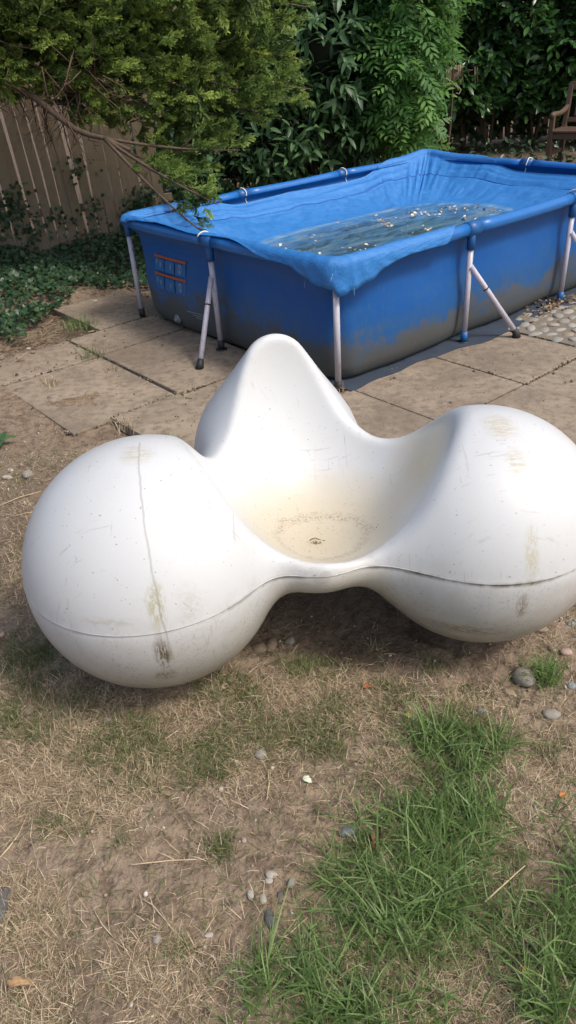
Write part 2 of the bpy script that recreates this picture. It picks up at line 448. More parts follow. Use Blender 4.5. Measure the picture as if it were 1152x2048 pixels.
# fine slack wrinkles in the vinyl
ku = np.arange(nr_)
for li in range(3, 11):
    w = .006 * (vnoise(ku * .45, li * .8, 0, 4) - .5) * 2
    c_ = LV[li * nr_:(li + 1) * nr_]; ctr = np.array([PL / 2, PW / 2, 0]); d_ = unit((c_ - ctr) * np.array([.5, 1, 0])); c_ += d_ * w[:, None]
i, j = np.meshgrid(np.arange(len(lv) - 1), np.arange(nr_), indexing='ij')
LQ = np.stack([i * nr_ + j, (i + 1) * nr_ + j, (i + 1) * nr_ + (j + 1) % nr_, i * nr_ + (j + 1) % nr_], -1).reshape(-1, 4)
liner = obj('liner', mesh_np('liner', LV, LQ, True), MAT['liner'], pool)
corners = [np.array(c, float) for c in ((0, 0), (PL, 0), (PL, PW), (0, PW))]
segs = [3, 2, 3, 2]
def P3(p, z): return np.array([p[0], p[1], z])
legs = []
for k in range(4):
    a, b = corners[k], corners[(k + 1) % 4]; nrm = np.array([[0, -1], [1, 0], [0, 1], [-1, 0]][k], float)
    nd = [a + (b - a) * t / segs[k] for t in range(segs[k] + 1)]
    for t in range(1, segs[k]): nd[t] = nd[t] + nrm * .022
    dirv = unit(b - a)
    for t in range(segs[k]):
        s0 = .10 if t == 0 else .045; s1 = .10 if t == segs[k] - 1 else .045
        p, q = nd[t], nd[t + 1]; e = unit(q - p)
        tube('rail', [P3(p + e * s0 + (q - e * s1 - p - e * s0) * f, RZ - .006 * math.sin(math.pi * f)) for f in np.linspace(0, 1, 9)], RR, MAT['sleeve'], pool, 14)
    for t in range(1, segs[k]):
        p = nd[t]
        fit = tube('tee_fitting', [P3(p - dirv * .05, RZ), P3(p + dirv * .05, RZ)], RR + .005, MAT['bplastic'], pool, 14)
        tube('socket', [P3(p, RZ - .005), P3(p, RZ - .11)], .023, MAT['bplastic'], fit, 12)
        top, bot = P3(p, RZ - .105), P3(p - nrm * .004, .055)
        lg = tube('leg', [top, bot], .0165, MAT['steel'], pool, 12)
        tube('foot_cap', [bot + [0, 0, .01], P3(p - nrm * .004, .004)], .021, MAT['bplastic'] if k != 3 else MAT['black_rubber'], lg, 12)
        tube('foot_pad', [P3(p - nrm * .004, .008), P3(p - nrm * .004, .001)], .036, MAT['black_rubber'], lg, 14)
        f0 = p + (nrm * .255 + dirv * .15 if k == 3 else nrm * .17 + dirv * .26)
        bt, bb = P3(p + nrm * .010, RZ - .20), P3(f0, .03)
        br = tube('brace', [bt, bt * .55 + bb * .45, bb], .0155, MAT['steel'], pool, 12)
        mid = bt * .68 + bb * .32; dm = unit(bb - bt)
        tube('joint_ring', [mid - dm * .004, mid + dm * .004], .0172, MAT['black_rubber'], br, 12)
        tube('foot_cap', [bb - dm * .025, bb + dm * .004, P3(f0 + nrm * .008, .001)], [.019, .021, .027], MAT['black_rubber'], br, 12)
for k in range(4):
    c = corners[k]; d1 = unit(corners[(k + 1) % 4] - c); d0 = unit(corners[k - 1] - c)
    pts = [P3(c + d0 * .12, RZ)] + [P3(c + d0 * .07 * (1 - t) ** 2 + d1 * .07 * t ** 2, RZ) for t in np.linspace(0, 1, 6)] + [P3(c + d1 * .12, RZ)]
    fit = tube('corner_fitting', pts, RR + .004, MAT['bplastic'], pool, 14)
    q = c + (d0 + d1) * .016
    tube('socket', [P3(q, RZ), P3(q, RZ - .10)], .022, MAT['bplastic'], fit, 12)
    lg = tube('leg', [P3(q, RZ - .095), P3(q, .045)], .0165, MAT['steel'], pool, 12)
    tube('foot_cap', [P3(q, .06), P3(q, .002)], .021, MAT['black_rubber'], lg, 12)
# dark ground cloth showing past the long side
bm = bmesh.new()
nxs = 40
top = []
for t in np.linspace(0, 1, nxs):
    x = .05 + t * 3.0; top.append((x, -.03 - .075 * sstep(.5, 1.3, x) * (1 + .25 * math.sin(x * 7)) - .01 * math.sin(x * 19)))
vs_ = [[bm.verts.new((x, y, .006 + .004 * math.sin(x * 23))), bm.verts.new((x, .25, .007)), bm.verts.new((x, y, .0012))] for x, y in top]
for a, b in zip(vs_[:-1], vs_[1:]):
    bm.faces.new((a[0], b[0], b[1], a[1])); bm.faces.new((a[2], b[2], b[0], a[0]))
bm_obj('ground_cloth', bm, MAT['gsheet'], pool)
# printed warning panel, drain plug and small print on the short side
def wall_x(v, z):
    zs = [l[2] for l in lv][::-1]; ins = [l[0] for l in lv][::-1]; bu = [l[3] for l in lv][::-1]
    i_, b_ = np.interp(z, zs, ins), np.interp(z, zs, bu)
    L = PW; k = np.sin(np.pi * ((v / (L / 2)) % 1.0)) ** 1.2
    return i_ - b_ * k
def wall_patch(name, v0, v1, z0, z1, off, material, parent, nv=8, nz=5):
    V = []
    for b in np.linspace(z0, z1, nz):
        for a in np.linspace(v0, v1, nv): V.append((wall_x(a, b) - off, a, b))
    i, j = np.meshgrid(np.arange(nz - 1), np.arange(nv - 1), indexing='ij')
    F = np.stack([i * nv + j, (i + 1) * nv + j, (i + 1) * nv + j + 1, i * nv + j + 1], -1).reshape(-1, 4)
    return obj(name, mesh_np(name, np.array(V), F, True), material, parent)
MAT['print_blue'] = flat_mat('print_blue', (.012, .11, .33), .5, .2, 40)
MAT['print_orange'] = flat_mat('print_orange', (.32, .075, .035), .55, .25, 40)
MAT['print_white'] = flat_mat('print_white', (.14, .22, .32), .6, .2, 40)
MAT['plug_grey'] = flat_mat('plug_grey', (.18, .19, .20), .5, .2, 40)
sv0, sv1 = 1.335, 1.70
for (zt, zb) in ((.468, .375), (.362, .262)):
    wall_patch('warning_bar', sv0, sv1, zt - .016, zt, .009, MAT['print_orange'], liner, 8, 3)
    for c_ in range(3):
        w_ = (sv1 - sv0) / 3; a0 = sv0 + c_ * w_ + .006; a1 = a0 + w_ - .012
        pc = wall_patch('warning_panel', a0, a1, zb, zt - .022, .008, MAT['print_blue'], liner, 5, 5)
        if c_ == 0:      # round symbol nearest the middle leg
            V = []; F = []; cz = (zb + zt) / 2 - .005; cv = (a0 + a1) / 2
            for t in range(20):
                th = t * math.tau / 20
                for r_ in (.014, .022): V.append((0, cv + r_ * math.cos(th), cz + r_ * 1.3 * math.sin(th)))
            V = np.array(V); V[:, 0] = [wall_x(a[1], a[2]) - .011 for a in V]
            F = [[2 * t, 2 * t + 1, (2 * t + 3) % 40, (2 * t + 2) % 40] for t in range(20)]
            obj('warning_symbol', mesh_np('warning_symbol', V, np.array(F)), MAT['print_white'], pc)
            wall_patch('symbol_bar', cv - .006, cv + .006, cz - .018, cz + .018, .011, MAT['print_white'], pc, 2, 3)
        else:
            wall_patch('warning_symbol', a0 + .03, a0 + .045, zb + .025, zb + .055, .010, MAT['print_white'], pc, 2, 3)
            if c_ == 2: wall_patch('warning_symbol', a0 + .075, a0 + .09, zb + .04, zb + .068, .010, MAT['print_white'], pc, 2, 3)
for q_, (v0_, v1_, z_) in enumerate(((1.20, 1.36, .165), (1.19, 1.31, .150), (1.20, 1.28, .136))):
    wall_patch('small_print', v0_, v1_, z_, z_ + .006, .006, MAT['print_white'] if q_ == 0 else MAT['plug_grey'], liner, 6, 2)
dx = wall_x(1.50, .085)
dr = tube('drain_plug', [(dx + .005, 1.50, .087), (dx - .012, 1.50, .085), (dx - .020, 1.50, .084)], [.030, .030, .022], MAT['plug_grey'], liner, 18)
tube('drain_cap', [(dx - .018, 1.50, .084), (dx - .030, 1.50, .083)], [.017, .014], MAT['plug_grey'], dr, 14)

# ------------------------------------------------------------------ cover
def cover_material():
    m = MT('blue_tarpaulin'); g = m.objc()
    n1 = m.noise(g, 4, 5, .6); n2 = m.noise(g, 22, 5, .65); n3 = m.noise(g, 120, 3, .6)
    wv = m.n('ShaderNodeTexWave', {'Vector': g, 'Scale': 70.0, 'Distortion': 2.0, 'Detail': 2.0}, bands_direction='X').outputs[1]
    wv2 = m.n('ShaderNodeTexWave', {'Vector': g, 'Scale': 70.0, 'Distortion': 2.0, 'Detail': 2.0}, bands_direction='Y').outputs[1]
    c = m.mix(n2, (.012, .135, .44), (.052, .26, .64))
    c = m.mix(m.ramp(n3, [(.55, 0), (.8, .3)]), c, (.09, .25, .54))
    st = m.attr('stain'); e = m.math('ADD', st, m.math('MULTIPLY', m.math('SUBTRACT', n1, .5), .55))
    f = m.ramp(e, [(.38, 0), (.50, .55), (.64, .84)])
    nl = m.noise(m.map(g, sc=(1.2, 4, 1)), 3.2, 4, .65, .8)
    silt = m.ramp(nl, [(.30, (.035, .048, .048)), (.41, (.10, .15, .17)), (.50, (.10, .27, .50)), (.60, (.26, .37, .45)), (.70, (.42, .38, .30))])
    c = m.mix(f, c, silt)
    hgt = m.math('ADD', m.math('MULTIPLY', m.math('ADD', wv, wv2), .12), m.math('ADD', m.math('MULTIPLY', n2, .8), m.math('MULTIPLY', n3, .35)))
    m.pbr(c, .38, m.bump(hgt, .55, .012), **{'Specular IOR Level': .45})
    return m.m
MAT['tarp'] = cover_material()
MAT['tarp_hem'] = flat_mat('tarp_hem', (.010, .085, .36), .5, .3, 60)
MAT['rope'] = flat_mat('white_rope', (.72, .70, .66), .8, .2, 90)
ZP = .425
def rim_samples(n):
    P = []; NRM = []; S = []
    rc = .07
    path = []
    for k in range(4):
        a, b = corners[k], corners[(k + 1) % 4]; d = unit(b - a); L = np.linalg.norm(b - a)
        nin = np.array([-d[1], d[0]])
        for s in np.linspace(rc, L - rc, n[k]):
            bow = .022 * min(1, math.sin(math.pi * s / L) * 1.6)
            P.append(a + d * s - nin * bow); NRM.append(nin); S.append((k, s, L))
        c = b; d2 = unit(corners[(k + 2) % 4] - b); nin2 = np.array([-d2[1], d2[0]])
        cen = b - d * rc + d2 * rc
        for t in np.linspace(0, 1, 14)[1:-1]:
            nn_ = unit(nin * math.cos(t * math.pi / 2) + nin2 * math.sin(t * math.pi / 2))
            P.append(cen - nn_ * rc); NRM.append(nn_); S.append((k, L - rc + rc * t, L) if t < .5 else ((k + 1) % 4, rc * (t - .5), 1))
    return np.array(P), np.array(NRM), S
CP, CN, CS = rim_samples([230, 160, 230, 160])
ns = len(CP)
# how the edge lies: a = angle round the rail (0 inner side .. 180 outer side), drop = length hanging past that
ang = np.zeros(ns); drop = np.zeros(ns)
for q, (k, s, L) in enumerate(CS):
    if k == 0:      # long near side from the near corner
        w = 1 - sstep(.72, 1.02, s); ang[q] = -55 + 240 * w; drop[q] = (.10 * (1 - sstep(.02, .45, s)) + .02) * w
        w2 = sstep(2.75, 2.95, s); ang[q] = max(ang[q], -55 + 200 * w2)
    elif k == 1:    # far short side
        w = max(1 - sstep(.05, .2, s), sstep(.95, 1.8, s)); ang[q] = -50 + 225 * w; drop[q] = .02 * w
    elif k == 2:    # long far side, s runs from the far corner
        w = max(1 - sstep(.10, .95, s), sstep(2.0, 2.75, s)); ang[q] = -55 + 225 * w; drop[q] = .015 * w
    else:           # short near side, s from the left corner to the near corner
        w = sstep(1.15, 1.75, s); ang[q] = 118 + 14 * math.sin(s * 9) + 70 * w
        ang[q] = max(ang[q], 165 * (1 - sstep(.0, .7, s))); drop[q] = .10 * sstep(1.65, 2.0, s) + .015 * (1 - sstep(.0, .4, s))
dcor = np.min(np.stack([np.linalg.norm(CP - c, axis=1) for c in (corners[0], corners[2], corners[3])]), 0)
sarc = np.concatenate([[0], np.cumsum(np.linalg.norm(np.diff(CP, axis=0), axis=1))])
ctr = np.array([1.42, .92])
th = np.arctan2((CP[:, 1] - ctr[1]) / .60, (CP[:, 0] - ctr[0]) / 1.02)
sx, sy = np.sign(np.cos(th)) * np.abs(np.cos(th)) ** .7, np.sign(np.sin(th)) * np.abs(np.sin(th)) ** .7
PCU = np.stack([ctr[0] + 1.04 * sx, ctr[1] + .60 * sy], -1)
PCU += .05 * (vnoise(np.cos(th) * 4, np.sin(th) * 4, 0, 9) - .5)[:, None] * unit(PCU - ctr)
rows = []; stain = []
NH, NA, NI, NF = 4, 9, 46, 16
tr = RR + .0075
for q in range(ns):
    n2d = CN[q]; p = CP[q]; a1 = ang[q]; col = []; sc = []
    wr = math.exp(-dcor[q] / .30); wc = math.exp(-np.linalg.norm(CP[q] - corners[2]) / .65)
    fold = (vnoise(sarc[q] * 26, 0, 0, 2) - .5) * .018 * wr + (vnoise(sarc[q] * 9, 3, 0, 3) - .5) * .012
    def rp(a, extra=0.0):
        r_ = tr + fold * .35 + .0015 + extra
        return np.array([*(p + n2d * (r_ * math.cos(math.radians(a)))), RZ + r_ * math.sin(math.radians(a))])
    if a1 > 20:
        e = rp(a1, .002)
        for h in range(NH):
            f = 1 - h / NH; wob = .006 * math.sin(sarc[q] * 60 + h) * wr
            col.append(e + np.array([*( -n2d * wob), -max(drop[q], .003) * f * (1 + .25 * (vnoise(sarc[q] * 14, 7, 0, 1) - .5))]))
        for t in range(NA): col.append(rp(a1 + (-5 - a1) * t / (NA - 1)))
    else:
        e0 = rp(-5) + np.array([*(n2d * .008), 0])
        w = sstep(20, -55, np.array(a1)); e0 = e0 + np.array([*(n2d * .022 * w), -.030 * w])
        sagl = .012 * abs(math.sin(sarc[q] * 2.9)) * w
        for t in range(NH + NA): col.append(e0 + np.array([0, 0, -sagl + .0006 * (NH + NA - t) * 0]) + np.array([*(n2d * .0004 * t), -.0006 * t]))
    sc += [0] * (NH + NA)
    st0 = col[-1]; pc = PCU[q]
    for t in range(1, NI + 1):
        w = t / NI
        xy = st0[:2] + (pc - st0[:2]) * w
        prof = 1 - (1 - w) ** 1.55
        z = st0[2] + (ZP - st0[2]) * prof
        crease = (vnoise(sarc[q] * 24, w * 2.0, 0, 6) - .5) * .055 * wr * math.sin(math.pi * min(1, w * 1.25)) * (1 - w)
        crease += (vnoise(sarc[q] * 11, w * 1.2, 0, 16) - .5) * .020 * math.exp(-dcor[q] / .8) * math.sin(math.pi * w)
        crease += (abs(vnoise(sarc[q] * 15, w * .9, 0, 26) - .5) - .2) * .10 * wc * math.sin(math.pi * min(1, w * 1.1)) ** .8 * (1 - w)
        wrk = (vnoise(sarc[q] * 2.2, w * 26, 0, 7) - .5) * .022 * (1 - sstep(.22, .42, w)) * (1 - wr)
        hem = -.007 * math.exp(-((w - .27) / .022) ** 2)
        gen = (fbm(xy[0] * 5, xy[1] * 5, oct=4, seed=12)) * .045 * math.sin(math.pi * w)
        col.append(np.array([xy[0], xy[1], z + crease + wrk + hem + gen])); sc.append(.5 * sstep(.80, 1.0, w) + .10 * sstep(.4, .8, w))
    for t in range(1, NF + 1):
        w = t / NF; xy = pc + (ctr - pc) * w * .985
        col.append(np.array([xy[0], xy[1], ZP + .010 * (fbm(xy[0] * 4, xy[1] * 4, oct=3, seed=13)) * min(1, w * 4) - .004 * min(1, 3 * w)])); sc.append(.5 + .5 * sstep(0, .3, w))
    dc = np.linalg.norm(np.array(col)[:, :2] - (corners[2] - .05), axis=1); col = [c_ + np.array([0, 0, .028 * math.exp(-(d_ / .16) ** 2)]) for c_, d_ in zip(col, dc)]
    rows.append(col); stain.append(sc)
TV = np.array(rows); nk = TV.shape[1]
TVf = np.vstack([TV.reshape(-1, 3), [[ctr[0], ctr[1], ZP - .004]]])
i, j = np.meshgrid(np.arange(ns), np.arange(nk - 1), indexing='ij')
TQ = np.stack([i * nk + j, ((i + 1) % ns) * nk + j, ((i + 1) % ns) * nk + j + 1, i * nk + j + 1], -1).reshape(-1, 4)
ii = np.arange(ns); TT = np.stack([ii * nk + nk - 1, ((ii + 1) % ns) * nk + nk - 1, np.full(ns, len(TVf) - 1)], -1)
cover = empty('pool_cover', from_uv(0, 0, 0), 'wrinkled blue tarpaulin sagging over the pool with a dirty puddle', 'tarpaulin', rotz=YAW)
sheet = obj('sheet', mesh_np('sheet', TVf, [TQ, TT], True, {'stain': np.concatenate([np.array(stain).ravel(), [1]])}), MAT['tarp'], cover)
sm = sheet.modifiers.new('solid', 'SOLIDIFY'); sm.thickness = .0015; sm.offset = 1
hi = NH + NA + int(NI * .27)
hp = TV[:, hi] + np.array([0, 0, .003]); hp = np.vstack([hp, hp[:1]])
tube('hem', hp, .0045, MAT['tarp_hem'], cover, 6)
def nearest(k, s):
    best = min(range(ns), key=lambda q: (CS[q][0] != k) * 9 + abs(CS[q][1] - s)); return best
for (k, s) in ((2, 2.0), (2, 1.0), (1, 1.0), (0, 2.0), (3, .97)):
    q = nearest(k, s); p = CP[q]; n2d = CN[q]; tg = np.array([-n2d[1], n2d[0]])
    L_ = [np.array([*(p + n2d * (RR + .012) * math.cos(a) + tg * (.012 + .004 * math.sin(3 * a))), RZ + (RR + .012) * math.sin(a)]) for a in np.linspace(math.radians(150), math.radians(-40), 14)]
    L_ += [L_[-1] + np.array([*(n2d * .010), -.018]), L_[-1] + np.array([*(n2d * .018 + tg * .010), -.032])]
    tube('rope_tie', L_, .0042, MAT['rope'], cover, 6)
# frayed threads and torn strips at the near corner
ac = Acc()
for q in range(5):
    a_ = rng.uniform(-.22, .22); base = np.array([max(0, a_), max(0, -a_), 0]) + np.array([-.03, -.03, RZ - rng.uniform(0, .08)])
    d = np.array([*(rng.normal(0, .5, 2) - .3), -rng.uniform(.3, 1.4)]); Lh = rng.uniform(.03, .09)
    ac.tube([base + d * Lh * t + np.array([rng.normal(0, .003), rng.normal(0, .003), 0]) for t in np.linspace(0, 1, 4)], .0008, 4, rng.random())
obj('frayed_thread', ac.mesh('frayed_thread'), flat_mat('thread', (.30, .50, .75), .6, .4, 200), cover, kind='stuff')
# thin film of rain water in the sag
fn = ns; FVv = np.array([[*(ctr + (PCU[q] - ctr) * .97), 0] for q in range(ns)])
FVv = np.vstack([FVv, [[*ctr, 0]]]); FVv[:, 2] = ZP + .0015
FVv = np.vstack([FVv])
mw = MT('rain_water'); nw = mw.noise(mw.objc(), 9, 3)
gl = mw.n('ShaderNodeBsdfGlossy', {'Color': (1, 1, 1), 'Roughness': .08, 'Normal': mw.bump(nw, .15, .01)})
tp = mw.n('ShaderNodeBsdfTransparent', {'Color': (.90, .93, .90)})
fr = mw.n('ShaderNodeFresnel', {'IOR': 1.33})
ms = mw.n('ShaderNodeMixShader', {0: fr, 1: tp, 2: gl}); mw.t.links.new(ms.outputs[0], mw.out.inputs[0])
pud = obj('rain_puddle', mesh_np('rain_puddle', FVv, np.stack([ii, (ii + 1) % ns, np.full(ns, ns)], -1)), mw.m, kind='structure')
pud.location = from_uv(0, 0, 0); pud.rotation_euler = (0, 0, YAW)

# ------------------------------------------------------------------ moulded lounge chair: three balls round a hollow seat
CL = np.array([-.386, 1.680, .335]); RL = .353
CR = np.array([.553, 1.757, .325]); RRt = .3435
CBK = np.array([-.022, 2.32, .325]); RBK = .288
TIP = np.array([-.004, 2.25, .656]); RTIP = .108
MIDF = np.array([.085, 1.600, .362])
SEAT = np.array([.080, 1.79, .80])
SEAM_Z = .368
def smin(a, b, k):
    h = np.clip(.5 + .5 * (b - a) / k, 0, 1); return b + (a - b) * h - k * h * (1 - h)
def smax(a, b, k): return -smin(-a, -b, k)
def capsule(P, a, b, r0, r1=None):
    r1 = r0 if r1 is None else r1
    ab = b - a; t = np.clip(((P - a) @ ab) / (ab @ ab), 0, 1)
    return np.linalg.norm(P - a - t[..., None] * ab, axis=-1) - (r0 + (r1 - r0) * t)
def roundcone(P, a, b, r1, r2):
    ba = b - a; l2 = ba @ ba; rr = r1 - r2; a2 = l2 - rr * rr; il2 = 1 / l2
    pa = P - a; y = pa @ ba; z = y - l2
    x2 = ((pa * l2 - y[..., None] * ba) ** 2).sum(-1); y2 = y * y * l2; z2 = z * z * l2
    k = np.sign(rr) * rr * rr * x2
    d = (np.sqrt(x2 * a2 * il2) + y * rr) * il2 - r1
    d = np.where(np.sign(z) * a2 * z2 > k, np.sqrt(x2 + z2) * il2 - r2, d)
    d = np.where(np.sign(y) * a2 * y2 < k, np.sqrt(x2 + y2) * il2 - r1, d)
    return d
def chair_sdf(P):
    dl = np.linalg.norm(P - CL, axis=-1) - RL
    dr = np.linalg.norm(P - CR, axis=-1) - RRt
    db = roundcone(P, CBK, TIP, RBK, RTIP)
    br = smin(capsule(P, CL, MIDF, .15, .076), capsule(P, MIDF, CR, .076, .15), .09)
    sl = capsule(P, CL + [.03, .06, .0], CBK + [0, -.05, .03], .12, .14); sr = capsule(P, CR + [0, .02, .02], CBK + [0, -.05, .03], .14)
    pan = capsule(P, np.array([.075, 1.85, .262]), CBK, .135, .2); pan = smin(pan, capsule(P, np.array([-.06, 1.80, .275]), np.array([.23, 1.82, .275]), .085), .06)
    core = smin(smin(br, pan, .10), smin(sl, sr, .10), .10)
    d = smin(core, db, .12); d = smin(d, dl, .075); d = smin(d, dr, .13)
    e1 = (np.linalg.norm((P - np.array([.098, 1.895, .80])) / np.array([.405, .365, .52]), axis=-1) - 1) * .37
    e2 = (np.linalg.norm((P - np.array([.108, 1.800, .80])) / np.array([.345, .440, .52]), axis=-1) - 1) * .37
    kx = .022 + .020 * sstep(.12, .36, P[..., 0])
    return smax(d, -smin(e1, e2, .05), kx)
def dish_dist(P):
    e1 = (np.linalg.norm((P - np.array([.098, 1.895, .80])) / np.array([.405, .365, .52]), axis=-1) - 1) * .37
    e2 = (np.linalg.norm((P - np.array([.108, 1.800, .80])) / np.array([.345, .440, .52]), axis=-1) - 1) * .37
    return np.minimum(e1, e2)
def surface_nets(f, lo, hi, h):
    ax = [np.arange(lo[k], hi[k] + h, h) for k in range(3)]
    X = np.stack(np.meshgrid(*ax, indexing='ij'), -1)
    D = np.concatenate([f(X[i:i + 16]) for i in range(0, len(X), 16)])
    n = np.array(D.shape) - 1
    S = D < 0
    cnt = np.zeros(n, int)
    for a in (0, 1):
        for b in (0, 1):
            for c in (0, 1): cnt += S[a:n[0] + a, b:n[1] + b, c:n[2] + c]
    act = (cnt > 0) & (cnt < 8)
    idx = -np.ones(n, int); idx[act] = np.arange(act.sum())
    C = np.argwhere(act); V = np.array(lo) + (C + .5) * h
    for it in range(4):
        e = 1e-3; d0 = f(V)
        g = np.stack([f(V + np.eye(3)[k] * e) - f(V - np.eye(3)[k] * e) for k in range(3)], -1) / (2 * e)
        st = d0[:, None] * g / (np.sum(g * g, 1)[:, None] + 1e-6); V = V - np.clip(st, -h, h)
    Q = []
    for k in range(3):
        u, v = (k + 1) % 3, (k + 2) % 3
        sl0 = [slice(1, -1)] * 3; sl0[k] = slice(0, -1); sl1 = list(sl0); sl1[k] = slice(1, None)
        cr = S[tuple(sl0)] != S[tuple(sl1)]
        I = np.argwhere(cr); I[:, u] += 1; I[:, v] += 1
        inside = S[tuple(I.T)]
        def cid(du, dv):
            J = I.copy(); J[:, u] -= du; J[:, v] -= dv; return idx[tuple(J.T)]
        q = np.stack([cid(1, 1), cid(0, 1), cid(0, 0), cid(1, 0)], -1)
        q[~inside] = q[~inside][:, ::-1]
        Q.append(q)
    return V, np.vstack(Q)
CV, CQ = surface_nets(chair_sdf, (-.80, 1.26, -.06), (.96, 2.74, .86), .0125)
def chair_material():
    m = MT('weathered_white_plastic'); g = m.geo(); x, y, z = m.xyz(g)
    n1 = m.noise(g, 3.5, 5, .6); n2 = m.noise(g, 18, 5, .65); n3 = m.noise(g, 150, 3, .6)
    c = m.mix(n1, (.56, .575, .58), (.615, .63, .635))
    def dist(p, s, rot=(0, 0, 0)):
        v = m.map(g, loc=p, rot=rot, sc=s, typ='TEXTURE')
        return m.n('ShaderNodeVectorMath', {0: v}, operation='LENGTH').outputs['Value']
    # rain-stained hollow of the seat: cream tide marks
    d = dist((.09, 1.79, .27), (.36, .36, .25)); dn = m.math('ADD', d, m.math('MULTIPLY', m.math('SUBTRACT', n2, .5), .22))
    c = m.mix(m.ramp(dn, [(.55, .80), (.80, .42), (.97, .0)]), c, (.565, .50, .365))
    c = m.mix(m.ramp(dn, [(.15, .40), (.45, .0)]), c, (.55, .455, .30))
    ring_ = m.ramp(m.math('ABSOLUTE', m.math('SUBTRACT', dn, .40)), [(0, .8), (.07, 0)])
    c = m.mix(m.math('MULTIPLY', ring_, m.ramp(n3, [(.45, 0), (.6, 1)])), c, (.30, .22, .13))
    d2 = dist((.40, 1.88, .48), (.22, .26, .26)); c = m.mix(m.ramp(m.math('ADD', d2, m.math('MULTIPLY', n2, .4)), [(.35, .9), (1.0, 0)]), c, (.555, .49, .355))
    # soil splashed on the undersides
    lo = m.math('ADD', z, m.math('MULTIPLY', m.math('SUBTRACT', n2, .5), .16))
    c = m.mix(m.math('MULTIPLY', m.attr('outer'), m.ramp(lo, [(.0, 1), (.20, .55), (.40, 0)])), c, (.30, .25, .175))
    sp = m.noise(m.map(g, sc=(1, 1, .6)), 170, 3, .75); c = m.mix(m.math('MULTIPLY', m.math('MULTIPLY', m.ramp(sp, [(.55, 0), (.64, .85)]), m.ramp(m.noise(g, 8, 4, .7), [(.42, .15), (.62, 1)])), m.math('MULTIPLY', m.attr('outer'), m.ramp(z, [(.12, 1), (.42, .05)]))), c, (.13, .10, .07))
    # specks
    c = m.mix(m.ramp(m.noise(g, 130, 1, .3), [(.755, 0), (.78, .6)]), c, (.16, .14, .12))
    # fine scratches: three stretched directions, only in worn patches
    wp = m.ramp(m.noise(g, 6, 4, .7), [(.48, 0), (.62, 1)])
    for k, (rot, sc, t0) in enumerate((((0, .3, .5), (160, 8, 12), .66), ((.2, -.5, 1.9), (9, 170, 10), .665), ((.6, .1, .9), (14, 150, 9), .67))):
        s_ = m.noise(m.map(g, rot=rot, sc=sc), 1.0, 2, .5)
        c = m.mix(m.math('MULTIPLY', m.ramp(s_, [(t0, 0), (t0 + .04, .38)]), wp), c, (.30, .28, .25))
    # rubbed grey-green scuffs at the places where the balls were dragged
    sc2 = m.noise(m.map(g, sc=(150, 150, 22)), 1.0, 4, .75); sc3 = m.noise(m.map(g, rot=(0, 0, .5), sc=(40, 190, 110)), 1.0, 4, .75)
    for (p, s, w, tx, colr) in SCUFFS:
        dd = m.math('ADD', dist(p, s), m.math('MULTIPLY', m.math('SUBTRACT', n2, .5), .5))
        f = m.math('MULTIPLY', m.ramp(dd, [(.35, w), (1.0, 0)]), m.ramp(sc2 if tx else sc3, [(.44, .12), (.54, 1)]))
        c = m.mix(f, c, colr)
    # hairline mould marks running over the left ball
    for (nx_, ny_, nz_, off, zlo, zhi, ylim) in ((.995, .10, .06, None, .30, .68, 1.72),):
        pt = SCUFF_L
        dpl = m.n('ShaderNodeVectorMath', {0: m.n('ShaderNodeVectorMath', {0: g, 1: tuple(pt)}, operation='SUBTRACT').outputs[0], 1: (nx_, ny_, nz_)}, operation='DOT_PRODUCT').outputs['Value']
        dpl = m.math('ADD', dpl, m.math('MULTIPLY', m.math('SUBTRACT', n2, .5), .012))
        ln = m.ramp(m.math('ABSOLUTE', dpl), [(.0005, .55), (.0016, 0)])
        ln = m.math('MULTIPLY', ln, m.math('LESS_THAN', y, ylim)); ln = m.math('MULTIPLY', ln, m.ramp(z, [(zlo, 0), (zlo + .04, 1)])); ln = m.math('MULTIPLY', ln, m.math('LESS_THAN', x, 0.0))
        c = m.mix(ln, c, (.25, .24, .22))
    # dirt lodged along the joint
    sd = m.math('ABSOLUTE', m.math('SUBTRACT', z, SEAM_Z - .004)); sd = m.math('ADD', sd, m.math('MULTIPLY', m.math('SUBTRACT', n2, .5), .012))
    c = m.mix(m.math('MULTIPLY', m.attr('outer'), m.math('MULTIPLY', m.math('MULTIPLY', m.ramp(sd, [(.002, .95), (.009, 0)]), m.ramp(x, [(.0, .55), (.35, 1)])), m.ramp(m.noise(g, 5, 4, .7), [(.46, .08), (.60, 1)]))), c, (.12, .105, .07))
    m.pbr(c, m.mix(n2, (.27,) * 3, (.44,) * 3), m.bump(m.math('ADD', n3, m.math('MULTIPLY', n2, .6)), .06, .004), **{'Specular IOR Level': .4})
    return m.m
def ball_hit(px, py, C, R):
    d = unit(cam_fw + cam_r * (px - 576) / FPX + cam_u * (1024 - py) / FPX)
    oc = CAMP - C; b = oc @ d; t = -b - math.sqrt(max(0, b * b - (oc @ oc - R * R))); return CAMP + d * t
SCUFF_L = ball_hit(283, 1000, CL, RL)
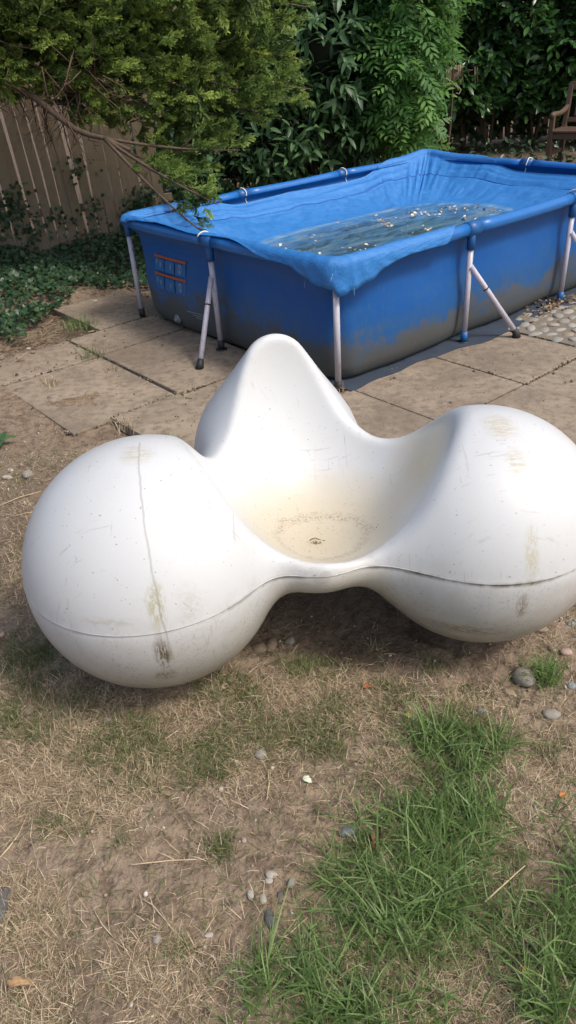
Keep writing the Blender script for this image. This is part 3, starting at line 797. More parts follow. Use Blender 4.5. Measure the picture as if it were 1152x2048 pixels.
SCUFFS = [(tuple(ball_hit(313, 1215, CL, RL)), (.028, .08, .085), 1.0, True, (.42, .41, .30)),
          (tuple(ball_hit(326, 1310, CL, RL)), (.028, .08, .07), 1.0, True, (.13, .105, .065)),
          (tuple(ball_hit(332, 1350, CL, RL)), (.035, .06, .03), .8, True, (.15, .12, .08)),
          (tuple(ball_hit(272, 908, CL, RL)), (.055, .055, .04), 1.0, False, (.48, .46, .38)),
          (tuple(ball_hit(1000, 852, CR, RRt)), (.055, .08, .05), 1.0, False, (.50, .46, .37)),
          (tuple(ball_hit(1035, 930, CR, RRt)), (.035, .08, .05), .9, False, (.46, .43, .35)),
          (tuple(ball_hit(1064, 1110, CR, RRt)), (.024, .07, .10), .9, True, (.50, .48, .38)),
          (tuple(ball_hit(1045, 1215, CR, RRt)), (.022, .05, .05), .85, True, (.20, .17, .12)),
          (tuple(ball_hit(215, 1245, CL, RL)), (.10, .06, .016), .5, False, (.42, .40, .33)),
          (tuple(ball_hit(380, 1210, CL, RL)), (.04, .05, .07), .4, False, (.45, .43, .38)),
          (tuple(ball_hit(930, 1260, CR, RRt)), (.14, .12, .030), .8, False, (.22, .18, .12))]
MAT['chair'] = chair_material()
cctr = np.array([.07, 1.95, -.02])
chair = empty('lounge_chair', cctr, 'large weathered white moulded plastic chair made of three fused balls', 'chair')
full = mesh_np('shell', CV - cctr, CQ, True)
def half(name, upper):
    """the joint runs round the outside only; the hollow belongs to the upper shell"""
    bm = bmesh.new(); bm.from_mesh(full)
    zs = SEAM_Z - cctr[2]
    bmesh.ops.bisect_plane(bm, geom=list(bm.verts) + list(bm.edges) + list(bm.faces), dist=1e-5, plane_co=(0, 0, zs), plane_no=(0, 0, 1))
    bm.faces.ensure_lookup_table(); fc = np.array([f.calc_center_median()[:] for f in bm.faces]); low = (fc[:, 2] < zs) & (dish_dist(fc + cctr) > .022)
    bmesh.ops.delete(bm, geom=[f for f, l in zip(bm.faces, low) if l == upper], context='FACES')
    bm.normal_update(); bm.verts.ensure_lookup_table()
    co = np.array([v.co[:] for v in bm.verts]); out = sstep(.012, .03, dish_dist(co + cctr))
    for v, o_ in zip(bm.verts, out):
        w = math.exp(-abs(v.co.z - zs) / .006) * o_
        n_ = Vector((v.normal.x, v.normal.y, 0)); n_ = n_.normalized() if n_.length > 1e-6 else n_
        v.co += n_ * ((.0012 if upper else -.0018) * w)
    me = bpy.data.meshes.new(name); bm.to_mesh(me); bm.free()
    me.polygons.foreach_set('use_smooth', np.full(len(me.polygons), True))
    at_ = me.attributes.new('outer', 'FLOAT', 'POINT'); at_.data.foreach_set('value', out.astype(np.float32))
    return obj(name, me, MAT['chair'], chair)
up_ = half('upper_shell', True); lo_ = half('lower_shell', False)
# raised bead that runs round the joint
bm = bmesh.new(); bm.from_mesh(full)
r_ = bmesh.ops.bisect_plane(bm, geom=list(bm.verts) + list(bm.edges) + list(bm.faces), dist=1e-5, plane_co=(0, 0, SEAM_Z - cctr[2]), plane_no=(0, 0, 1))
eds = [e for e in r_['geom_cut'] if isinstance(e, bmesh.types.BMEdge)]
adj = {}
for e in eds:
    a, b = e.verts; adj.setdefault(a.index if False else a, []).append(b); adj.setdefault(b, []).append(a)
loops = []; seen = set()
for s0 in list(adj):
    if s0 in seen: continue
    lp = [s0]; seen.add(s0); cur = s0
    while True:
        nx_ = [w for w in adj[cur] if w not in seen]
        if not nx_: break
        cur = nx_[0]; seen.add(cur); lp.append(cur)
    loops.append(lp)
loops.sort(key=len, reverse=True)
def loop_pts(lp):
    P = np.array([v.co[:] for v in lp]); L = np.concatenate([[0], np.cumsum(np.linalg.norm(np.diff(np.vstack([P, P[:1]]), axis=0), axis=1))])
    P = np.vstack([P, P[:1]]); t = np.linspace(0, L[-1], 420); Q = np.stack([np.interp(t, L, P[:, k]) for k in range(3)], -1)
    for _ in range(3): Q[1:-1] = (Q[:-2] + 2 * Q[1:-1] + Q[2:]) / 4
    return Q
best = max(loops, key=lambda lp: np.ptp([v.co.x for v in lp]))
sb_ = tube('seam_bead', loop_pts(best), .0019, MAT['chair'], chair, 6)
at_ = sb_.data.attributes.new('outer', 'FLOAT', 'POINT'); at_.data.foreach_set('value', np.ones(len(sb_.data.vertices), np.float32))
bm.free()

# ------------------------------------------------------------------ leaves
def leaf_template(w, fold=.12, curl=.10, n=3, tipw=.0):
    """leaf along +x, length 1, midrib lowered"""
    V = [(0, 0, 0)]; xs = np.linspace(0, 1, n + 2)[1:-1]
    for x in xs:
        k = w * math.sin(math.pi * x ** .85) ** .8
        z = -curl * x * x
        V += [(x, -k, z + fold * k * 2), (x, 0, z), (x, k, z + fold * k * 2)]
    V.append((1, 0, -curl)); V = np.array(V, float); F = []
    F += [(0, 2, 1), (0, 3, 2)]
    for i in range(n - 1):
        a = 1 + 3 * i; b = a + 3
        F += [(a, a + 1, b + 1), (a, b + 1, b), (a + 1, a + 2, b + 2), (a + 1, b + 2, b + 1)]
    a = 1 + 3 * (n - 1); e = len(V) - 1
    F += [(a, a + 1, e), (a + 1, a + 2, e)]
    return V, np.array(F)
def leaf_mat_nowrap(name, c0, c1, c2, rough, trans, spec):
    m = MT(name); col = m.ramp(m.attr('tint'), [(0, c0), (.45, c1), (1, c2)])
    p = m.pbr(col, rough, **{'Specular IOR Level': spec}); tr = m.n('ShaderNodeBsdfTranslucent', {'Color': col})
    mx = m.n('ShaderNodeMixShader', {0: trans, 1: p.outputs[0], 2: tr.outputs[0]}); m.t.links.new(mx.outputs[0], m.out.inputs[0]); return m.m
MAT['laurel'] = leaf_mat('laurel_leaf', (.026, .072, .024), (.052, .135, .036), (.10, .22, .055), .28, .25, .6)
MAT['privet'] = leaf_mat('privet_leaf', (.045, .10, .045), (.088, .185, .076), (.155, .285, .11), .42, .3, .45)
MAT['pinnate'] = leaf_mat('pinnate_leaf', (.06, .15, .045), (.12, .275, .07), (.23, .43, .105), .5, .4, .35)
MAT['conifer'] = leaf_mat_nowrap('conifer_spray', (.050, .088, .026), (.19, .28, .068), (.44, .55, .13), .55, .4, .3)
MAT['ivy'] = leaf_mat('ivy_leaf', (.018, .048, .022), (.035, .085, .034), (.065, .13, .045), .40, .15, .5)
MAT['dead_spray'] = flat_mat('dead_spray', (.055, .036, .022), .9, .5, 9)

def leaf_objects(name, parent, tv, tf, R, T, S, material, count=300, seed=0):
    """largest leaves in view become objects of their own, the rest one joined part"""
    x, y, z = project(T); vis = (x > -10) & (x < 1162) & (y > -10) & (y < 900) & (z > .2)
    S = np.asarray(S); score = np.where(vis, S / z, -1) * (1 + .0 * z)
    # prefer those on the near face of the plant
    score = score - .02 * (z - z[vis].min() if vis.any() else z)
    order = np.argsort(-score); pick = order[:count]; rest = order[count:]
    ms = []
    for k in range(4):
        mv = tv.copy(); mv[:, 1] *= 1 + .12 * (k - 1.5); mv[:, 2] *= .6 + .4 * k
        me = mesh_np(name, mv, tf, True, {'tint': np.full(len(mv), (k + .5) / 4)}); me.materials.append(material); ms.append(me)
    for q, i in enumerate(pick):
        o = bpy.data.objects.new(name, ms[q % 4]); COL.objects.link(o); o.parent = parent
        m4 = Matrix([[*(R[i][r] * S[i]), T[i][r]] for r in range(3)] + [[0, 0, 0, 1]])
        o.matrix_local = Matrix.Translation(-Vector(parent.location)) @ m4
    V, F, t = spread(tv, tf, R[rest], T[rest] - np.array(parent.location), S[rest])
    return obj('foliage', mesh_np('foliage', V, F, True, {'tint': t}), material, parent, kind='stuff')

def lumps_points(lumps, n):
    """points near the skin of a set of ellipsoids, with outward normals"""
    L = np.array(lumps, float); a = (L[:, 3] * L[:, 4] + L[:, 3] * L[:, 5] + L[:, 4] * L[:, 5]); k = rng.choice(len(L), n, p=a / a.sum())
    d = unit(rng.normal(size=(n, 3))); r = rng.uniform(.55, 1.04, n) ** .5
    P = L[k, :3] + d * L[k, 3:6] * r[:, None]; N = unit(d / L[k, 3:6])
    keep = np.ones(n, bool)
    for q in range(len(L)):
        ins = np.sum(((P - L[q, :3]) / L[q, 3:6]) ** 2, 1) < .42
        keep &= ~(ins & (k != q))
    return P[keep], N[keep]
def stem_fan(ac, base, tips, r0, wig=.06, n=7, tint=.5):
    for tp in tips:
        tp = np.asarray(tp); mid = (base + tp) / 2 + rng.normal(0, wig, 3); ts = np.linspace(0, 1, n)[:, None]
        P = base * (1 - ts) ** 2 + mid * 2 * ts * (1 - ts) + tp * ts ** 2
        ac.tube(P, np.linspace(r0, r0 * .25, n), 6, tint)

# --- board fences
m = MT('weathered_board'); g_ = m.objc(); rr = m.rnd()
n1 = m.noise(m.map(g_, sc=(14, 14, 1.2)), 3, 5, .65); n2 = m.noise(g_, 9, 4)
c = m.mix(n1, (.165, .125, .083), (.32, .25, .17)); c = m.mix(m.math('MULTIPLY', rr, .5), c, (.30, .25, .185)); c = m.mix(m.ramp(n2, [(.5, 0), (.75, .5)]), c, (.10, .11, .065))
m.pbr(c, .9, m.bump(n1, .5, .006), **{'Specular IOR Level': .15}); MAT['board'] = m.m
def paling_mesh(w, h):
    bm = bmesh.new(); zs = np.linspace(0, h, 6); rows_ = []
    b = random.uniform(-.012, .012); e = [random.uniform(-.004, .004) for _ in zs]
    for q, z in enumerate(zs):
        bow = b * math.sin(math.pi * z / h)
        rows_.append([bm.verts.new((x + e[q] + bow, y, z + (random.uniform(-.006, .006) if q in (0, 5) else 0))) for x, y in ((-w / 2, -.010), (w / 2, -.008), (w / 2, .008), (-w / 2, .010))])
    for a, b_ in zip(rows_[:-1], rows_[1:]):
        for q in range(4): bm.faces.new((a[q], a[(q + 1) % 4], b_[(q + 1) % 4], b_[q]))
    bm.faces.new(rows_[0][::-1]); bm.faces.new(rows_[-1])
    me = bpy.data.meshes.new('paling'); bm.to_mesh(me); bm.free(); me.materials.append(MAT['board']); return me
def fence(p0, p1, h, label, lean=0.0, n_mesh=9, pitch=.098):
    p0, p1 = np.array(p0, float), np.array(p1, float); L = np.linalg.norm(p1 - p0); az = math.atan2(p1[1] - p0[1], p1[0] - p0[0])
    f = empty('board_fence', (*p0, 0), label, 'fence', rotz=az)
    ms = [paling_mesh(random.uniform(.082, .094), h + random.uniform(-.03, .03)) for _ in range(n_mesh)]
    for q in range(int(L / pitch)):
        o = obj('paling', random.choice(ms), None, f); o.location = (q * pitch + .05, random.uniform(-.006, .006), .02)
        o.rotation_euler = (0, lean + random.gauss(0, .012), random.uniform(-.03, .03))
    for z in (.35, h - .3):
        o = obj('rail', box_mesh('rail', L / 2, .022, .035, .004), MAT['board'], f); o.location = (L / 2, .042, z)
    for x in np.arange(.4, L, 1.8):
        o = obj('post', box_mesh('post', .045, .045, h / 2, .006), MAT['board'], f); o.location = (x, .112, h / 2)
    return f
fence((-3.6, 6.92), (-.9, 7.75), 1.75, 'weathered brown board fence with gappy leaning palings beside the ivy', -.035)
fence((-2.5, 13.2), (9.0, 13.2), 2.1, 'board fence added at the very back to close off sky behind the hedge', .0, 6, .12)  # added backdrop, keeps the sky from shining through the foliage gaps

# --- laurel hedge
def lean_down(N, a=.5):
    d = unit(np.stack([N[:, 0] + rng.normal(0, .6, len(N)), N[:, 1] + rng.normal(0, .6, len(N)), rng.normal(-.05, .5, len(N))], -1)); return d
def laurel_hedge():
    base = (4.4, 11.9, 0)
    h = empty('laurel_hedge', base, 'dark glossy broad-leaved laurel hedge behind the wooden bench', 'hedge')
    lumps = []
    for x in np.arange(1.9, 6.6, .45):
        for z in np.arange(.72, 3.0, .48):
            lumps.append((x + rng.normal(0, .12), 11.95 + rng.normal(0, .16) - .06 * z, z + rng.normal(0, .1), .42, .40, .40))
    for x in np.arange(1.6, 7.6, .45): lumps.append((x, 12.62, .5, .34, .22, .42)); lumps.append((x + .2, 12.6, 1.1, .34, .22, .42))
    P, N = lumps_points(lumps, 42000)
    ok = (P[:, 1] < 12.6); P, N = P[ok], N[ok]
    ok = (P[:, 2] > .40 + .35 * vnoise(P[:, 0] * 1.7, 0, 0, 3)) | (P[:, 1] > 12.2); P, N = P[ok], N[ok]
    # leaves sit in whorls of a few round each shoot tip
    k = 4; P = np.repeat(P[::k], k, 0)[:len(P)] + rng.normal(0, .035, (len(np.repeat(P[::k], k, 0)[:len(P)]), 3)); N = np.repeat(N[::k], k, 0)[:len(P)]
    a = lean_down(N); n = unit(N * .6 + np.array([0, -.15, .8]) + rng.normal(0, .35, N.shape))
    R = frames(a, n); S = rng.uniform(.12, .19, len(P))
    tv, tf = leaf_template(.20, .10, .14, 3)
    leaf_objects('leaf', h, tv, tf, R, P, S, MAT['laurel'])
    ac = Acc()
    for x in np.arange(2.1, 7.2, .34):
        b = np.array([x, 12.25 + rng.normal(0, .1), 0]); stem_fan(ac, b, [b + [rng.normal(0, .4), rng.normal(-.15, .15), rng.uniform(1.5, 3.4)] for _ in range(3)], .028, .12)
    st = ac.mesh('stem'); st.transform(Matrix.Translation(-Vector(base))); obj('stem', st, MAT['bark'], h)
    core = Acc()  # near-black lumps added so the hedge interior reads as deep shade
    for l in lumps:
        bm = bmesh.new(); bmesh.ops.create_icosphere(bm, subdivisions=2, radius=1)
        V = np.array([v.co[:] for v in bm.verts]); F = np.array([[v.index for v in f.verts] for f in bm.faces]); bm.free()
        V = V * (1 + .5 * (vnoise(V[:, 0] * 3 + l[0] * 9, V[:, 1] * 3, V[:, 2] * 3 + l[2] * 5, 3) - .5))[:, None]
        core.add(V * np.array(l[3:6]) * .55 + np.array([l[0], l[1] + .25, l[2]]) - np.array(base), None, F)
    obj('shade_core', core.mesh('shade_core'), flat_mat('shade_core', (.012, .018, .009), 1.0, .5, 12), h, kind='stuff')
laurel_hedge()

# --- broad shrub with lance-shaped leaves
def leafy_shrub(base, lumps, n, tmpl, smin_, smax_, material, label, cat, droop, count=300, shoots=6, core=.6):
    h = empty('shrub', base, label, cat)
    P, N = lumps_points(lumps, n)
    k = shoots; m_ = len(P) // k; Pb, Nb = P[:m_], N[:m_]
    # each shoot carries leaves in opposite pairs along a short arching axis
    ax = unit(Nb + np.array([0, 0, .35]) + rng.normal(0, .45, Nb.shape)); Ls = rng.uniform(.14, .30, m_)
    PP = []; AA = []; NN = []
    side0 = unit(np.cross(ax, rng.normal(size=ax.shape)))
    for q in range(k):
        t = (q // 2 + .4) / (k / 2); sgn = 1 if q % 2 else -1
        s = unit(side0 * math.cos(q // 2 * 1.3) + np.cross(ax, side0) * math.sin(q // 2 * 1.3)) * sgn
        PP.append(Pb + ax * (Ls * t)[:, None] + np.array([0, 0, -1]) * (droop * .12 * t * t))
        AA.append(unit(ax * .75 + s * .75 + np.array([0, 0, -droop]) * t + rng.normal(0, .12, s.shape))); NN.append(unit(np.cross(s, ax) * .0 + Nb * .4 + np.array([0, 0, .9]) + rng.normal(0, .3, s.shape)))
    P, A, N = np.vstack(PP), np.vstack(AA), np.vstack(NN)
    R = frames(A, N); S = rng.uniform(smin_, smax_, len(P))
    tv, tf = tmpl
    leaf_objects('leaf', h, tv, tf, R, P, S, material, count)
    ac = Acc(); b = np.array(base, float)
    for l in lumps:
        stem_fan(ac, b + [rng.normal(0, .18), rng.normal(0, .12), 0], [np.array(l[:3]) + rng.normal(0, .18, 3) for _ in range(3)], .022, .14)
    st = ac.mesh('stem'); st.transform(Matrix.Translation(-Vector(base))); obj('stem', st, MAT['bark'], h)
    ca = Acc()  # same near-black filler, darkens the inside of the shrub
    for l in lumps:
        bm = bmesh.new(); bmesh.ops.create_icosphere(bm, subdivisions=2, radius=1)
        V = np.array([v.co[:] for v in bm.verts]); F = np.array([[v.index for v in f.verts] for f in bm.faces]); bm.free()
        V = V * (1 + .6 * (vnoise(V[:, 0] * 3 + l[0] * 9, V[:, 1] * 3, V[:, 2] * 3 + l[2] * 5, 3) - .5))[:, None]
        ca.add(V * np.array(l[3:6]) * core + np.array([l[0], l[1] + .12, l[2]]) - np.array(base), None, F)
    obj('shade_core', ca.mesh('shade_core'), bpy.data.materials['shade_core'], h, kind='stuff')
    return h
def lumps_px(lst):
    """(px, py, depth, rx, ry, rz) -> ellipsoid"""
    return [(*at_depth(x, y, Y), a, b, c) for (x, y, Y, a, b, c) in lst]
LA = lumps_px([(600, 40, 8.7, .5, .45, .45), (560, 120, 9.0, .5, .4, .4), (690, 20, 8.6, .45, .4, .5), (650, 110, 8.4, .42, .4, .4), (725, 95, 8.6, .32, .35, .4), (590, 180, 8.8, .4, .35, .3), (690, 170, 8.5, .36, .36, .35), (740, 200, 8.7, .25, .3, .3),
               (620, 235, 8.5, .38, .35, .28), (560, 280, 8.4, .36, .3, .25), (640, 285, 8.3, .34, .3, .20), (480, 60, 9.6, .6, .4, .6), (520, 200, 9.6, .5, .4, .4), (700, 265, 8.6, .3, .3, .22), (590, 325, 8.3, .28, .25, .14), (740, 300, 8.9, .3, .25, .15),
               (620, -80, 8.8, .6, .5, .5), (480, -80, 9.4, .6, .5, .5), (730, -70, 8.8, .5, .5, .5),
               (440, 250, 8.9, .5, .4, .4), (480, 330, 8.5, .34, .3, .22), (420, 340, 8.8, .4, .35, .28), (370, 260, 9.1, .5, .4, .4), (340, 330, 8.9, .4, .3, .3), (530, 350, 8.6, .3, .25, .16), (400, 120, 9.4, .6, .4, .5)])
leafy_shrub((.75, 9.3, 0), LA, 19000, leaf_template(.15, .10, .22, 3), .10, .175, MAT['privet'], 'tall grey-green shrub with lance-shaped leaves behind the pool', 'shrub', .45)
# --- shrub with feathery pinnate leaves
def pinnate_template(nl=4):
    tv, tf = leaf_template(.17, .05, .2, 2); V = []; F = []; n = 0
    for q in range(nl):
        t = .18 + .78 * q / (nl - 1); sz = .50 * math.sin(math.pi * min(1, .25 + t * .72)) + .05
        for sgn in (-1, 1):
            th = sgn * math.radians(58 - 22 * t); c, s = math.cos(th), math.sin(th)
            W = tv * sz; X = np.stack([W[:, 0] * c - W[:, 1] * s + t, W[:, 0] * s + W[:, 1] * c, W[:, 2] - .28 * t * t], -1)
            V.append(X); F.append(tf + n); n += len(X)
    W = tv * .24; V.append(np.stack([W[:, 0] + .98, W[:, 1], W[:, 2] - .28], -1)); F.append(tf + n)
    return np.vstack(V), np.vstack(F)
LB = lumps_px([(815, 15, 8.4, .26, .3, .35), (790, 90, 8.4, .26, .3, .3), (830, 110, 8.3, .20, .25, .25), (800, 170, 8.3, .24, .3, .25), (825, 220, 8.3, .15, .25, .2), (775, 240, 8.4, .22, .25, .18), (815, 265, 8.35, .14, .2, .12), (820, -70, 8.4, .3, .3, .3), (765, 150, 8.5, .22, .3, .3)])
leafy_shrub((1.75, 8.9, 0), LB, 2200, pinnate_template(), .15, .24, MAT['pinnate'], 'bright green shrub with feathery pinnate leaves at the far pool corner', 'shrub', .75, 300, 4, .5)

# --- conifer reaching in from the left
def spray_template():
    """plumose shoot: short side shoots all round the axis, each forked, tips pointing forward"""
    V = []; F = []; G = []; n = 0; r2 = np.random.default_rng(3)
    def strip(p, d, w, L, g):
        nonlocal n
        d = d / np.linalg.norm(d); s = np.cross(np.array([r2.normal(0, .5), r2.normal(0, .5), 1]), d); s /= np.linalg.norm(s) + 1e-9
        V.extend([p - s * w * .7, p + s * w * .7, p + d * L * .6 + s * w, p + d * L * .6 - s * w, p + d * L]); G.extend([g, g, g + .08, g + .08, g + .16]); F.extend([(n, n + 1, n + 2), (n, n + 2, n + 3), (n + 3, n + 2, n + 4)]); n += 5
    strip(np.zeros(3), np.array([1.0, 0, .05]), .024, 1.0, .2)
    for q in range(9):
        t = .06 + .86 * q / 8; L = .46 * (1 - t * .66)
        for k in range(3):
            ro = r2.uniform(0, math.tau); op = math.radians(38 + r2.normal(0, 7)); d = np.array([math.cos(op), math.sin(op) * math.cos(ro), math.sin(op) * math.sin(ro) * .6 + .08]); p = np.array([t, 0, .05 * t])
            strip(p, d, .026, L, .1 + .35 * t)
            for s2 in range(3):
                tt = r2.uniform(.3, .8); d2 = d + r2.normal(0, .38, 3); strip(p + d * L * tt, d2, .024, L * .45, .15 + .45 * t)
    return np.array(V), np.array(F), np.array(G)
def conifer():
    base = np.array([-3.7, 6.2, 0.0])
    t = empty('conifer_tree', base, 'large green conifer with scaly sprays overhanging the fence and pool', 'tree')
    ac = Acc(); z = np.linspace(0, 5.5, 9)
    trunk = np.stack([base[0] + .06 * np.sin(z * 1.3), base[1] + .05 * np.cos(z), z], -1)
    ac.tube(trunk - base, np.linspace(.19, .06, 9), 12)
    obj('trunk', ac.mesh('trunk'), MAT['bark'], t)
    # boughs: from the trunk to tips given by direction and distance
    tips = [(620, 15, 6.9), (590, 60, 6.7), (605, 120, 6.6), (622, 178, 6.4), (626, 212, 6.3), (560, 238, 6.2), (480, 300, 6.0), (434, 408, 4.85), (396, 458, 4.75), (340, 350, 5.3), (330, 330, 6.0), (300, 20, 6.2), (420, 60, 6.4), (500, 130, 6.5), (380, 200, 6.1), (250, 120, 6.0), (450, 230, 6.2), (120, 60, 5.9), (60, 160, 5.9), (520, -30, 6.8), (200, -60, 6.0), (360, -60, 6.3), (90, -40, 5.8), (280, 230, 6.1)]
    bough = Acc(); SP = []; SA = []; SN = []; SS = []; tw = Acc()
    for (x, y, Y) in tips:
        tip = at_depth(x, y, Y); L = np.linalg.norm(tip[:2] - base[:2])
        st = np.array([base[0], base[1], min(5.0, max(2.3, tip[2] + L * rng.uniform(.30, .45)))])
        mid = (st + tip) / 2 + np.array([0, 0, -.10 * L]) + rng.normal(0, .12, 3); ts = np.linspace(0, 1, 14)[:, None]
        C = st * (1 - ts) ** 2 + mid * 2 * ts * (1 - ts) + tip * ts ** 2
        if y > 290:
            st = at_depth(208, 276, 5.85); mid = (st + tip) / 2 + np.array([0, 0, -.05]); C = st * (1 - ts) ** 2 + mid * 2 * ts * (1 - ts) + tip * ts ** 2
        bough.tube(C - base, np.linspace(.034 if y <= 290 else .014, .004, 14), 6)
        # sprays cover the outer part of each bough
        for q in range(80 if y <= 290 else 20):
            s = rng.uniform(.42, 1.0) ** .8; i = s * 13; i0 = int(min(12, i)); p = C[i0] + (C[i0 + 1] - C[i0]) * (i - i0); d = unit(C[i0 + 1] - C[i0])
            out = unit(rng.normal(size=3)); out[2] = out[2] * .6 - .05; off = (1 - s) * .55 + .03
            p2 = p + out * off * rng.random()
            if q % 3 == 0: tw.tube([p - base, (p + p2) / 2 - base + rng.normal(0, .01, 3), p2 - base], [.006, .005, .003], 4)
            SP.append(p2); SA.append(unit(d * .9 + out * .75 + np.array([0, 0, .12]))); SN.append(unit(np.array([0, -.25, 1]) + rng.normal(0, .45, 3))); SS.append(rng.uniform(.11, .22) * (1.05 - .35 * (s > .9)))
    # and fill the body of the crown
    poly = [(0, 0), (560, -10), (590, 60), (575, 140), (560, 190), (500, 220), (440, 290), (350, 330), (290, 300), (210, 265), (130, 185), (60, 150), (0, 130)]
    pa = np.array(poly, float)
    def inside(x, y):
        c = False; j = len(pa) - 1
        for i in range(len(pa)):
            if (pa[i, 1] > y) != (pa[j, 1] > y) and x < (pa[j, 0] - pa[i, 0]) * (y - pa[i, 1]) / (pa[j, 1] - pa[i, 1]) + pa[i, 0]: c = not c
            j = i
        return c
    cnt = 0
    while cnt < 1250:
        x, y = rng.uniform(-160, 600), rng.uniform(-150, 340)
        xx, yy = max(1, x), max(1, y)
        if not inside(xx, yy): continue
        p = at_depth(x, y, rng.uniform(5.75, 7.0) + .0006 * x)
        out = unit(np.array([1, -.35, .15]) + rng.normal(0, .55, 3))
        SP.append(p); SA.append(out); SN.append(unit(np.array([0, -.3, 1]) + rng.normal(0, .5, 3))); SS.append(rng.uniform(.12, .24)); cnt += 1
    # crown continues above and to the left, out of the picture
    for q in range(1100):
        h = rng.uniform(2.4, 6.0); r = min(2.1, (7.2 - h) * .8) * math.sqrt(rng.random()); a = rng.uniform(0, math.tau)
        p = np.array([base[0] + r * math.cos(a), base[1] + r * math.sin(a), h]); SP.append(p); SA.append(unit(np.array([math.cos(a), math.sin(a), .2]) + rng.normal(0, .4, 3))); SN.append(unit(np.array([0, 0, 1]) + rng.normal(0, .5, 3))); SS.append(rng.uniform(.35, .55))
    obj('bough', bough.mesh('bough'), MAT['bark'], t); obj('twig', tw.mesh('twig'), MAT['dead_twig'], t, kind='stuff')
    tv, tf, tg_ = spray_template()
    SP, SA, SN, SS = np.array(SP), np.array(SA), np.array(SN), np.array(SS)
    out_ = np.array([(-900, -900), (640, -900), (640, 20), (590, 70), (600, 110), (628, 168), (636, 215), (560, 248), (490, 302), (445, 330), (448, 420), (408, 475), (368, 455), (360, 400), (300, 350), (240, 330), (190, 290), (130, 225), (60, 235), (-10, 250), (-900, 260)], float)
    def in_out(x, y):
        c = np.zeros(len(x), bool); j = len(out_) - 1
        for i in range(len(out_)):
            (xi, yi), (xj, yj) = out_[i], out_[j]
            c ^= ((yi > y) != (yj > y)) & (x < (xj - xi) * (y - yi) / (yj - yi + 1e-9) + xi); j = i
        return c
    x0, y0, _ = project(SP); x1, y1, _ = project(SP + SA * (SS * .9)[:, None]); ok = in_out(x0, y0) & in_out(x1, y1)
    lower = (y0 > 180) & (x0 < 330); ok &= ~(lower & (rng.random(len(SP)) < .45))
    SP, SA, SN, SS = SP[ok], SA[ok], SN[ok], SS[ok]
    V, F, ti = spread(tv, tf, frames(SA, SN), SP - base, SS, np.clip(rng.normal(.05, .22, len(SP)), -.3, .5))
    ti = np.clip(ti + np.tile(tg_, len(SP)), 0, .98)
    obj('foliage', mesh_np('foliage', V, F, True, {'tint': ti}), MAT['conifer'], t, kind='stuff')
    # bare limb crossing in front of the fence, and dead inner twigs
    pts = [at_depth(x, y, Y) - base for x, y, Y in ((-60, 120, 6.0), (20, 165, 6.0), (70, 195, 5.95), (115, 232, 5.9), (150, 258, 5.9), (180, 270, 5.85), (208, 276, 5.85), (260, 300, 5.8))]
    tube('bare_limb', pts, np.linspace(.030, .014, len(pts)), MAT['bark'], t, 9)
    dead = Acc()
    for q in range(75):
        x, y = rng.uniform(-40, 210), rng.uniform(60, 250); y = min(y, 120 + x * .75 + rng.uniform(0, 110)); p = at_depth(x, y, rng.uniform(5.7, 6.5)) - base
        d = unit(np.array([rng.normal(.1, .5), rng.normal(-.1, .4), rng.normal(-.75, .4)])); L = rng.uniform(.15, .5); b = rng.normal(0, .05, 3)
        dead.tube([p, p + d * L * .5 + b, p + d * L + b * .3], [.005, .0035, .0015], 4)
        for k in range(5):
            f = rng.uniform(.3, 1); e = unit(d + rng.normal(0, .8, 3)); dead.tube([p + d * L * f + b * f, p + d * L * f + b * f + e * L * .3], [.0025, .001], 3)
    obj('dead_twig', dead.mesh('dead_twig'), MAT['dead_twig'], t, kind='stuff')
conifer()

